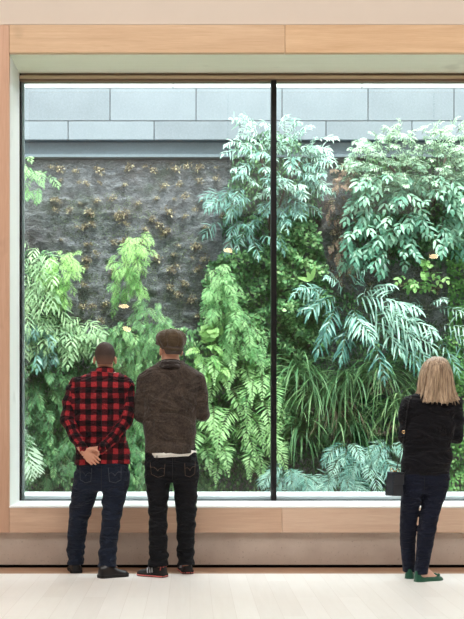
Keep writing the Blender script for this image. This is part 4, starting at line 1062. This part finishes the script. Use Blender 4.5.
hB = dict(wrist=q1(100.5, 449.5, -.15), d=(-.95, -.05, -.25), pn=(-.1, -1, .1), thumb=-1, s=.92, curl=(.35, .5, .5), spread=.06)
feet1 = [(np.array((P(76.5, 0, -.30)[0], -.30, 0)), np.array((P(74, 0, -.04)[0], -.035, 0)), q1(76, 560, .145)), (np.array((P(99, 0, -.54)[0], -.545, 0)), np.array((P(127.5, 0, -.42)[0], -.42, 0)), q1(106.5, 560, -.08))]
bb1 = (q1(58, 0)[0], q1(137, 0)[0], Y1 - .30, Y1 + .42, -.005, q1(0, 338)[2])
hp = q1(92, 456, -.17)
fine = [(hp[0] - .11, hp[0] + .11, hp[1] - .06, hp[1] + .07, hp[2] - .09, hp[2] + .09, .003)]
hc1 = q1(105, 356.5, .02)
man1, g1 = person('man in red and black buffalo plaid shirt, hands clasped behind his back', 'visitors looking out of the window', Y1, hc1, 0.05, .97, torso, [seat, lL, lR], [aL, aR], [hA, hB], feet1, fine, bb1, m_skin, neck=(q1(105, 378, .0), q1(105, 364, .015), .056), hw=.072)
def plaid_attr(V):
    segs = []
    for pts, rs in (aL, aR):
        acc = 0
        for i in range(len(pts) - 1):
            a, b = pts[i], pts[i + 1]; L = np.linalg.norm(b - a); segs.append((a, b, rs[i], rs[i + 1], acc)); acc += L
    zz = np.array([t[0] for t in torso]); o = np.argsort(zz); T = np.array(torso)[o]
    cx, cy, ta, tb = (np.interp(V[:, 2], T[:, 0], T[:, i]) for i in (1, 2, 3, 4))
    dt = (np.sqrt(((V[:, 0] - cx) / ta) ** 2 + ((V[:, 1] - cy) / tb) ** 2) - 1) * np.minimum(ta, tb) - .004
    ang = np.arctan2(V[:, 0] - cx, -(V[:, 1] - cy)); u = np.where(np.abs(ang) < 1.0, (V[:, 0] - q1(100.3, 0)[0]), np.sign(ang) * (np.abs(ang) - 1.0) * .14 + np.sin(np.sign(ang)) * ta); u = V[:, 0] - q1(102.2, 0)[0] + (V[:, 1] - cy) * .0
    out = np.stack([u, V[:, 2] - q1(0, 388.5)[2], np.zeros(len(V))], 1); best = dt
    for a, b, ra, rb, acc in segs:
        ba = b - a; L = np.linalg.norm(ba); t = np.clip((V - a) @ ba / L ** 2, 0, 1); c = a + t[:, None] * ba; d = np.linalg.norm(V - c, axis=1) - (ra + (rb - ra) * t); m = d < best
        w = np.cross(ba / L, (0, 1.0, 0)); w /= np.linalg.norm(w); v = np.cross(w, ba / L); r = V - c; th = np.arctan2(r @ w, r @ v)
        out[m] = np.stack([th * .05 + .02, -(acc + t * L) + .01, np.zeros(len(V))], 1)[m]; best = np.where(m, d, best)
    return {'cloth': ('FLOAT_VECTOR', out)}
hemz = q1(0, 463.5)[2]
sb = (q1(58, 0)[0], q1(137, 0)[0], Y1 - .25, Y1 + .18, q1(0, 468)[2], q1(0, 360)[2])
w1 = wave(.010, 1.0, 8, 22)
shirt, SV, SQ = clothes('plaid_shirt', m_plaid, man1, sb, [('loft', torso), ('arm', *aL), ('arm', *aR), ('cone', q1(105, 381, .0), q1(105, 377, .008), .075, .058, .03)], disp=w1,
        cut=lambda X, Y, Z: (hemz + .012 * np.cos((X - q1(102, 0)[0]) * 11) - .008 - Z), attrs=plaid_attr)
st_ = bvh(SV, SQ)
col = MB(); cc = q1(105, 370.5, .008)
col.rings([[tuple(cc + np.array((math.sin(a) * rx, -math.cos(a) * ry, z + .012 * math.cos(a)))) for a in np.linspace(0, 2 * PI, 33)[:-1]] for rx, ry, z in ((.086, .080, -.026), (.080, .074, -.010), (.068, .066, .010), (.062, .061, .016), (.057, .057, .010), (.060, .058, -.03))], caps=False)
cl = col.build('collar', m_plaid, shirt, smooth=True)
me = cl.data; at = me.attributes.new('cloth', 'FLOAT_VECTOR', 'POINT'); at.data.foreach_set('vector', np.array([(v.co.x * 1.0 + .02, v.co.z + .04 + .012, 0) for v in me.vertices], dtype=np.float32).ravel())
for nm, pts in (('yoke_seam', [(x, 386.5 - 3.0 * (1 - ((x - 101) / 26) ** 2) * -1, -.4) for x in np.linspace(76, 126, 30)]), ('pleat_seam', [(101.5 + .6 * math.sin(y * .06), y, -.4) for y in np.linspace(391, 440, 24)])):
    q = project(st_, pts, off=.0005)
    if len(q) > 3: MB().tube(q, .0014, 5).build(nm, m_rubber, shirt)
def cuff(parent, a, b, r, mat, L=.05, name='cuff'):
    d = unit(b - a); m = MB(); ring = lambda c, rr: [tuple(c + (np.cos(t) * np.cross(d, (0, 1., .1)) + np.sin(t) * np.cross(d, np.cross(d, (0, 1., .1)))) * rr) for t in np.linspace(0, 2 * PI, 25)[:-1]]
    m.rings([ring(b - d * L, r * .9), ring(b - d * L, r * 1.1), ring(b - d * L * .5, r * 1.12), ring(b + d * .004, r * 1.04), ring(b + d * .004, r * .8)]); o = m.build(name, mat, parent, smooth=True)
    if mat is m_plaid:
        a_ = o.data.attributes.new('cloth', 'FLOAT_VECTOR', 'POINT'); a_.data.foreach_set('vector', np.array([(v.co.x * 1.2, v.co.z * 1.2 + .03, 0) for v in o.data.vertices], dtype=np.float32).ravel())
cuff(shirt, aL[0][3], aL[0][4], .037, m_plaid); cuff(shirt, aR[0][3], aR[0][4], .037, m_plaid)

def jeans_disp(seed, zk, z_hem):
    f = wave(1.0, seed, 14, 55); g_ = wave(1.0, seed + 2, 8, 24)
    def d(X, Y, Z):
        A = .010 * np.exp(-((Z - z_hem - .07) / .12) ** 2) + .007 * np.exp(-((Z - zk) / .13) ** 2) + .0018
        return A * f(X, Y, Z) + .003 * g_(X, Y, Z)
    return d
jb = (q1(64, 0)[0], q1(133, 0)[0], Y1 - .18, Y1 + .26, .03, q1(0, 450)[2])
jeans, JV, JQ = clothes('jeans', m_denim, man1, jb, [('loft', seat), ('loft', lL, .02), ('loft', lR, .02)], disp=jeans_disp(2.0, .50, .09), st=.006)
jt = bvh(JV, JQ)
for poly in ([(79, 466), (92.5, 467.5), (91.5, 482), (79.5, 480)], [(107.5, 467.5), (122, 466), (122, 480), (108.5, 482)]): pocket('back_pocket', jt, poly, m_denim, m_stitch_g, jeans, Y1, ARCS)
q = project(jt, [(101.3, y, Y1) for y in np.linspace(466, 489, 12)], off=.0005)
if len(q) > 3: MB().tube(q, .0018, 5).build('seat_seam', m_rubber, jeans)
shoe('leather_shoe', feet1[0][0], feet1[0][1], 'leather', man1); shoe('leather_shoe', feet1[1][0], feet1[1][1], 'leather', man1)
# hair: a close-cropped cap over the skull
def hair_cap(name, g, s, mat, parent, hc, w=.072, grow=.006, yaw=0.05, front=.045, low=-.062, fuzz=.0):
    F = Field(*[axis(c - .14, c + .14, .005) for c in hc]); R = rz(yaw)
    F.ell(g(0, -.012, .018), np.array((w + grow, .094 + grow, .090 + grow)) * s, 0, R); F.cone(g(0, -.045, -.02), g(0, -.040, low), .066 * s, .058 * s, .02)
    ear = [g(sx * (w + .006), -.0, -.02) for sx in (-1, 1)]
    def cut(X, Y, Z):
        lx = (X - hc[0]) * R[0, 0] + (Y - hc[1]) * R[1, 0]; ly = (X - hc[0]) * R[0, 1] + (Y - hc[1]) * R[1, 1]; z = Z - hc[2]
        c = np.maximum(ly - front - .35 * (z - .04), low * s - z)          # hairline in front, nape below
        c = np.maximum(c, np.where(z < -.005, (ly + .035) + (-z) * .2, -1))  # sideburn line falls back behind the ear
        return c
    F.cut(cut); V, Q = F.mesh(2); return build(name, V, Q, mat, parent, smooth=True)
hair_cap('hair', g1, .97, m_hair_dark, man1, hc1)

# =================================================== man in brown wool jacket and flat cap
Y2 = -0.42
q2 = lambda x, y, dy=0.0: P(x, y, Y2 + dy)
torso = rows(Y2, [(361, 170.5, 11, .0, .075), (365, 170.5, 17, 0, .088), (369, 171, 25, 0, .102), (374, 171.3, 30.5, 0, .115), (382, 171, 31, .0, .128), (396, 170.3, 29, 0, .138), (412, 170, 27, .0, .138), (428, 170, 25.8, .0, .134), (442, 169.8, 25.6, -.002, .134), (454, 169.8, 26.2, -.004, .136)])
seat = rows(Y2, [(444, 170.5, 24.5, 0, .118), (456, 171, 26, -.005, .122), (466, 171.5, 27, -.010, .128), (476, 172, 27, -.008, .122), (482, 172, 25, .0, .10)])
lL = rows(Y2, [(466, 158.5, 12.8, -.008, .118), (478, 158, 12.6, -.004, .112), (490, 158, 11.4, -.0, .102), (504, 158, 9.8, .0, .09), (516, 158, 9.3, -.005, .082), (530, 158, 9.2, -.02, .078), (546, 158.3, 9.2, -.03, .072), (560, 158.5, 10, -.035, .072), (566, 158.5, 10.3, -.04, .08)])
lR = rows(Y2, [(466, 185, 12.8, -.008, .118), (478, 185.3, 12.4, -.004, .112), (490, 185.6, 11.8, .005, .102), (504, 186, 10.8, .015, .09), (516, 186.2, 9.9, .03, .084), (530, 186, 9.2, .05, .078), (546, 185.7, 8.6, .075, .07), (558, 185.6, 8.4, .09, .068), (564, 186, 8.6, .10, .074)])
aL = ([q2(145.5, 380), q2(142, 397, .0), q2(141, 414, .01), q2(152, 411, .12), q2(166, 404, .21)], [.064, .059, .056, .047, .038])
aR = ([q2(197, 380), q2(200.5, 397, .0), q2(202.5, 414, .01), q2(193, 411, .12), q2(178, 404, .21)], [.064, .059, .056, .047, .038])
hA = dict(wrist=q2(166, 404, .22), d=(.9, .25, .1), pn=(0, -1, .0), thumb=-1, s=.98, curl=(.35, .4, .3)); hB = dict(wrist=q2(178, 404.5, .24), d=(-.9, .25, .05), pn=(0, -1, .0), thumb=1, s=.98, curl=(.35, .4, .3))
feet2 = [(np.array((P(166, 0, -.5)[0], -.50, 0)), np.array((P(138.5, 0, -.40)[0], -.375, 0)), q2(160.5, 560, -.03)), (np.array((P(188, 0, -.33)[0], -.335, 0)), np.array((P(184, 0, -.08)[0], -.06, 0)), q2(186, 560, .085))]
bb2 = (q2(130, 0)[0], q2(215, 0)[0], Y2 - .18, Y2 + .42, -.005, q2(0, 325)[2])
hp = q2(172, 404, .25)
fine = [(hp[0] - .13, hp[0] + .13, hp[1] - .07, hp[1] + .09, hp[2] - .07, hp[2] + .07, .0035)]
hc2 = q2(170.8, 348, .02)
man2, g2 = person('man in brown wool jacket and tweed flat cap, arms bent in front', 'visitors looking out of the window', Y2, hc2, 0.42, 1.0, torso, [seat, lL, lR], [aL, aR], [hA, hB], feet2, fine, bb2, m_skin, neck=(q2(171, 372, .0), q2(171.5, 356, .01), .060))
jb = (q2(128, 0)[0], q2(216, 0)[0], Y2 - .19, Y2 + .28, q2(0, 457)[2], q2(0, 354)[2])
hemz2 = q2(0, 453)[2]
jacket, SV, SQ = clothes('wool_jacket', m_wool, man2, jb, [('loft', torso), ('arm', *aL, .010), ('arm', *aR, .010), ('cone', q2(170.5, 374, .0), q2(170.5, 369, .005), .085, .064, .03)], disp=wave(.008, 3.0, 6, 17), cut=lambda X, Y, Z: hemz2 - Z + .004 * np.sin(X * 20))
cc = q2(170.5, 363.5, .006); col = MB()
col.rings([[tuple(cc + np.array((math.sin(a) * rx, -math.cos(a) * ry, z + .014 * math.cos(a)))) for a in np.linspace(0, 2 * PI, 33)[:-1]] for rx, ry, z in ((.128, .124, -.050), (.126, .122, -.036), (.092, .092, .006), (.076, .074, .018), (.066, .066, .016), (.064, .062, -.03))], caps=False)
col.build('collar', m_woolcol, jacket, smooth=True)
# white shirt tail under the hem
s_ = MB(); RG = []
for z, e in ((q2(0, 456.3)[2], 1.0), (q2(0, 450)[2], 1.0)):
    RG.append([(q2(171, 0)[0] + math.sin(a) * M(25.6, Y2) * e, Y2 - .004 - math.cos(a) * .136 * e, z + .006 * math.sin(3 * a)) for a in np.linspace(0, 2 * PI, 49)[:-1]])
s_.rings(RG).build('shirt_tail', m_white, man2, smooth=True)
jb = (q2(136, 0)[0], q2(204, 0)[0], Y2 - .18, Y2 + .24, .03, q2(0, 442)[2])
jeans, JV, JQ = clothes('jeans', m_denim2, man2, jb, [('loft', seat), ('loft', lL, .02), ('loft', lR, .02)], disp=jeans_disp(5.0, .50, .09), st=.006)
jt = bvh(JV, JQ)
for poly in ([(149, 461.5), (166, 463.5), (165, 476), (150.5, 474.5)], [(184, 463), (196, 461), (195.5, 474), (184.5, 476)]): pocket('back_pocket', jt, poly, m_denim2, m_stitch, jeans, Y2, ARCS)
q = project(jt, [(172.5, y, Y2) for y in np.linspace(458, 480, 12)], off=.0005)
if len(q) > 3: MB().tube(q, .0018, 5).build('seat_seam', m_rubber, jeans)
for x in (157, 175, 191):
    q = project(jt, [(x, y, Y2) for y in np.linspace(455.5, 460.5, 5)], off=.003)
    if len(q) > 2: MB().tube(q, .004, 5).build('belt_loop', m_denim2, jeans)
shoe('trainer', feet2[0][0], feet2[0][1], 'trainer', man2); shoe('trainer', feet2[1][0], feet2[1][1], 'trainer', man2)
hair_cap('hair', g2, 1.0, m_hair_grey, man2, hc2, w=.074, yaw=.42, low=-.050)
# flat cap: eight soft panels over the crown and a stiff peak over the forehead (toward +Y turned by the head's yaw)
F = Field(axis(hc2[0] - .16, hc2[0] + .16, .005), axis(hc2[1] - .18, hc2[1] + .20, .005), axis(hc2[2] - .08, hc2[2] + .17, .005)); R = rz(.50)
g = lambda x, y, z: hc2 + R @ np.array((x, y, z))
F.ell(g(0, -.004, .078), (.107, .132, .066), 0, R); F.ell(g(0, -.020, .040), (.092, .112, .064), .035, R); F.ell(g(0, .075, .058), (.080, .060, .036), .03, R)
def cdisp(X, Y, Z):
    lx = (X - hc2[0]) * R[0, 0] + (Y - hc2[1]) * R[1, 0]; ly = (X - hc2[0]) * R[0, 1] + (Y - hc2[1]) * R[1, 1]
    a = np.arctan2(ly + .005, lx); rr = np.sqrt(lx ** 2 + ly ** 2); return .006 * np.exp(-(np.abs(np.sin(a * 4)) * rr / .012) ** 2) - .003 * np.sin(9 * a + 40 * (Z - hc2[2])) * np.clip(rr / .08, 0, 1)
F.disp(cdisp)
bz = hc2[2] + .008
def ccut(X, Y, Z):
    ly = (X - hc2[0]) * R[0, 1] + (Y - hc2[1]) * R[1, 1]; return (bz + ly * .18 - .006) - Z
F.cut(ccut); V, Q = F.mesh(1); cap = build('flat_cap', V, Q, m_cap, man2, smooth=True)
F = Field(axis(hc2[0] - .18, hc2[0] + .16, .004), axis(hc2[1] - .02, hc2[1] + .22, .004), axis(hc2[2] - .03, hc2[2] + .09, .003))
F.ell(g(0, .098, .040), (.078, .060, .0095), 0, R @ np.array(((1, 0, 0), (0, math.cos(-.18), -math.sin(-.18)), (0, math.sin(-.18), math.cos(-.18))))); V, Q = F.mesh(1); build('peak', V, Q, m_cap, cap, smooth=True)
bt = MB(); c_ = g(0, -.004, .144); bt.rings([[tuple(c_ + np.array((math.cos(a) * r, math.sin(a) * r, z))) for a in np.linspace(0, 2 * PI, 13)[:-1]] for r, z in ((.010, -.006), (.010, .002), (.006, .005))]); bt.build('button', m_cap, cap, smooth=True)
band = MB(); band.rings([[tuple(g(math.sin(a) * rx, -math.cos(a) * ry - .012, z - math.cos(a) * ry * .18 - .004)) for a in np.linspace(0, 2 * PI, 41)[:-1]] for rx, ry, z in ((.078, .100, -.006), (.084, .106, -.006), (.086, .108, .012), (.080, .10, .016))], caps=False); band.build('band', m_cap, cap, smooth=True)

# =================================================== woman in black with a handbag
Y3 = -0.62
q3 = lambda x, y, dy=0.0: P(x, y, Y3 + dy)
torso = rows(Y3, [(390, 433, 9, .0, .060), (393.5, 433, 17, 0, .075), (397, 432.5, 24, 0, .088), (402, 432, 27.5, 0, .10), (410, 431, 27, .0, .108), (424, 430, 24.5, .0, .112), (438, 428.5, 24, .0, .108), (450, 427, 24.2, .0, .108), (460, 426, 24.6, -.006, .116), (472, 425.3, 24.8, -.012, .124), (477, 425.2, 24.6, -.012, .122)])
seat = rows(Y3, [(462, 426, 22.5, -.004, .108), (472, 425.2, 23.6, -.012, .118), (482, 424.8, 23.6, -.012, .116), (490, 424.4, 22.4, -.004, .10), (493, 424, 20, .0, .09)])
lL = rows(Y3, [(474, 413.6, 11.4, -.01, .112), (486, 413, 11.4, -.004, .104), (498, 411.6, 10.3, .0, .094), (510, 409.6, 9, .02, .080), (522, 408.4, 8.3, .04, .074), (536, 407.8, 8.0, .065, .070), (550, 408, 7.0, .09, .058), (572, 409, 6.0, .09, .054)])
lR = rows(Y3, [(474, 436.8, 11.6, -.01, .112), (486, 435.8, 12, -.006, .106), (498, 433.4, 11, -.0, .096), (510, 430.4, 9.7, -.01, .082), (522, 428, 9.2, -.02, .076), (536, 426, 8.8, -.03, .070), (550, 424.2, 7.6, -.045, .058), (574, 420.8, 6.6, -.075, .056)])
aL = ([q3(407.8, 403), q3(405, 420, -.0), q3(404.8, 437, .01), q3(416, 438, .12), q3(430, 434, .17)], [.050, .046, .044, .038, .031])
aR = ([q3(456.2, 403), q3(457.5, 420, .0), q3(456.5, 438, .01), q3(444, 439, .12), q3(430, 437, .17)], [.050, .046, .045, .038, .031])
hA = dict(wrist=q3(432, 434, .17), d=(.95, .05, .1), pn=(0, -1, .1), thumb=-1, s=.88, curl=(.3, .4, .4)); hB = dict(wrist=q3(428, 438, .19), d=(-.95, .0, .05), pn=(0, -1, 0), thumb=1, s=.88, curl=(.3, .4, .4))
feet3 = [(np.array((P(409.5, 0, -.59)[0], -.585, 0)), np.array((P(411, 0, -.36)[0], -.36, 0)), q3(408.6, 566, .10)), (np.array((P(415.5, 0, -.73)[0], -.725, 0)), np.array((P(442.5, 0, -.63)[0], -.62, 0)), q3(420.5, 567, -.075))]
FOOT_S = .8
bb3 = (q3(394, 0)[0], q3(468, 0)[0], Y3 - .18, Y3 + .34, -.005, q3(0, 352)[2])
hp = q3(430, 436, .18); fine = [(hp[0] - .14, hp[0] + .14, hp[1] - .06, hp[1] + .06, hp[2] - .06, hp[2] + .06, .0035)]
hc3 = q3(436, 372, .015)
woman, g3 = person('blonde woman in black top and navy trousers, arms folded in front', 'visitors looking out of the window', Y3, hc3, -0.08, .93, torso, [seat, lL, lR], [aL, aR], [hA, hB], feet3, fine, bb3, m_skin_pale, neck=(q3(434, 398, .0), q3(435.5, 380, .01), .048), shrink=.014, hw=.070)
kb = (q3(393, 0)[0], q3(468, 0)[0], Y3 - .17, Y3 + .25, q3(0, 480)[2], q3(0, 386)[2])
hz3 = q3(0, 475.5)[2]
top, SV, SQ = clothes('black_top', m_knit, woman, kb, [('loft', torso), ('arm', *aL), ('arm', *aR), ('cone', q3(433.5, 400, .0), q3(434, 393, .004), .075, .056, .02)], disp=wave(.010, 7.0, 6, 30), cut=lambda X, Y, Z: hz3 - Z + .05 * (X - q3(425, 0)[0]) ** 2)
tt_ = bvh(SV, SQ)
tb = (q3(396, 0)[0], q3(453, 0)[0], Y3 - .17, Y3 + .2, .03, q3(0, 460)[2])
hemw = .095
trousers, JV, JQ = clothes('trousers', m_navy, woman, tb, [('loft', seat), ('loft', lL, .018), ('loft', lR, .018)], disp=lambda X, Y, Z, f=jeans_disp(9.0, .58, .3): .45 * f(X, Y, Z), st=.006)
jt = bvh(JV, JQ)
q = project(jt, [(424.5, y, Y3) for y in np.linspace(477, 490, 9)], off=.0005)
if len(q) > 3: MB().tube(q, .0016, 5).build('seat_seam', m_rubber, trousers)
shoe('ballet_flat', feet3[0][0], feet3[0][1], 'flat', woman); shoe('ballet_flat', feet3[1][0], feet3[1][1], 'flat', woman)
# shoulder-length hair with flicked ends
F = Field(axis(hc3[0] - .20, hc3[0] + .20, .004), axis(hc3[1] - .17, hc3[1] + .16, .005), axis(hc3[2] - .28, hc3[2] + .14, .005))
hr = rows(Y3, [(356.6, 437, 3, .0, .03), (358, 437, 7.5, .0, .06), (361, 436.5, 11, .0, .086), (366, 436, 13.6, .0, .102), (373, 435.8, 15.8, .0, .108), (382, 435.8, 17.0, -.004, .106), (390, 435.8, 18.0, -.010, .102), (396, 436, 19.8, -.016, .10), (400.5, 436.4, 21.8, -.022, .10), (403, 436.6, 22.2, -.026, .098)])
F.loft(hr, 0, pw=2.1)
def hd(X, Y, Z):
    a = np.arctan2(X - hc3[0], -(Y - hc3[1])); dz = hc3[2] + .1 - Z
    return .0045 * np.sin(a * 22 + 9 * np.sin(dz * 6)) * np.clip(dz * 5, .15, 1) + .006 * np.sin(a * 7 + dz * 9) * np.clip(dz * 4, 0.1, 1)
F.disp(hd)
fx, fy, fz = hc3
def hcut(X, Y, Z):       # open toward the face, ragged ends
    a = np.arctan2(X - fx, -(Y - fy)); face = np.where((Z < fz + .045), (Y - fy) - .045 - .25 * np.abs(X - fx), -1.0)
    return np.maximum(face, q3(0, 402.5)[2] + .010 * np.sin(a * 9) + .007 * np.sin(a * 23) - .016 + 1.5 * (X - fx) ** 2 - Z)
F.cut(hcut); V, Q = F.mesh(1); hair = build('hair', V, Q, m_hair_blonde, woman, smooth=True)
lk = MB()
rg = np.random.default_rng(3)
for i in range(44):                                                        # loose locks over the surface
    a = rg.uniform(-1.9, 1.9); pts = []; a2 = a + rg.normal(0, .1)
    zs_ = np.linspace(q3(0, 359)[2], q3(0, 403.5)[2] + rg.normal(0, .008), 14); HR = np.array(sorted(hr))
    for j, z in enumerate(zs_):
        cx, cy, aa, b_ = (np.interp(z, HR[:, 0], HR[:, k]) for k in (1, 2, 3, 4)); an = a * (1 - j / 13) + a2 * j / 13; e = 1.005 + .05 * max(0, (j - 10) / 3) ** 2 * (1 if abs(a) > .7 else .4)
        pts.append((cx + math.sin(an) * aa * e, cy - math.cos(an) * b_ * e, z + (.012 * ((j - 12)) if False else 0)))
    lk.tube(pts, list(np.concatenate([np.linspace(.002, .007, 7), np.linspace(.007, .0015, 7)])), 6)
lk.build('locks', m_hair_blonde, hair, smooth=True)

# handbag hanging at her left hip on a chain over the shoulder
bc = P(394.6, 484.2, Y3 - .10)
bag = empty('handbag', (bc[0], bc[1], bc[2])); tag(bag, 'small boxy dark slate handbag on a chain at the hip of the blonde woman', 'handbag')
B = MB(); B.box(-.055, .055, -.036, .036, -.084, .084, .006)
B.v = [(x * (1 + .10 * -(z) / .084 * .5), y * (1 - .18 * z / .084), z) for x, y, z in B.v]
Tb = Matrix.Translation(tuple(bc)) @ Matrix.Rotation(math.radians(36), 4, 'Z') @ Matrix.Rotation(.05, 4, 'Y') @ Matrix.Scale(1, 4)
B.xf(Tb).build('body', m_bag, bag)
f_ = MB(); f_.box(-.053, .053, -.0445, -.036, .0, .078, .003); f_.box(-.053, .053, -.040, .034, .082, .089, .003); f_.xf(Tb).build('flap', m_bag, bag)
c_ = MB(); c_.box(-.014, .014, -.010, .012, .089, .098, .002); c_.xf(Tb).build('clasp', m_gold, bag)
h_ = MB()
for x in (-.030, .030): h_.tube([(x + .014 * math.cos(a), 0, .098 + .014 * math.sin(a)) for a in np.linspace(0, 2 * PI, 17)[:-1]], .0032, 6, closed=True)
h_.xf(Tb).build('strap_ring', m_gold, bag)
ctl = [(396.6, 469), (398.3, 462), (400.6, 454), (402.2, 446), (403.8, 436), (405.4, 424), (406.8, 412), (408.6, 402), (411, 397.5)]
pts = []
cx_ = np.interp(np.linspace(0, 8, 60), range(9), [c[0] for c in ctl]); cy_ = np.interp(np.linspace(0, 8, 60), range(9), [c[1] for c in ctl])
prevY = bc[1]
for i, (x, y) in enumerate(zip(cx_, cy_)):
    h = project(tt_, [(x, y, Y3)], off=.006)
    yy = h[0][1] if h else prevY
    if i < 14: yy = min(yy, bc[1] * (1 - i / 14) + (Y3 - .05) * i / 14) if h else bc[1] * (1 - i / 14) + (Y3 - .05) * i / 14
    prevY = prevY * .5 + yy * .5; pts.append(P(x, y, min(prevY, yy)))
pts.append(pts[-1] + np.array((.005, .03, .012))); pts.append(pts[-1] + np.array((.003, .05, .002))); pts = np.array(pts)
seg = np.linalg.norm(np.diff(pts, axis=0), axis=1); S_ = np.concatenate(([0], np.cumsum(seg))); nl = int(S_[-1] / .013); ch = MB()
for i in range(nl):
    s0 = i * .013 + .0065; c = np.array([np.interp(s0, S_, pts[:, k]) for k in range(3)]); d = unit(np.array([np.interp(s0 + .004, S_, pts[:, k]) - np.interp(s0 - .004, S_, pts[:, k]) for k in range(3)]))
    u = unit(np.cross(d, (0, 1, 0) if i % 2 else (1, .2, 0)))
    ch.tube([c + d * .0095 * math.cos(a) + u * .0048 * math.sin(a) for a in np.linspace(0, 2 * PI, 11)[:-1]], .0017, 5, closed=True)
ch.build('chain_strap', m_leather, bag)
r_ = MB(); c = P(403.6, 432, float(np.interp(0.5, np.linspace(0, 1, len(pts)), pts[:, 1])) - .004); r_.tube([c + np.array((.010 * math.cos(a), 0, .010 * math.sin(a))) for a in np.linspace(0, 2 * PI, 15)[:-1]], .0028, 6, closed=True); r_.build('chain_ring', m_gold, bag)
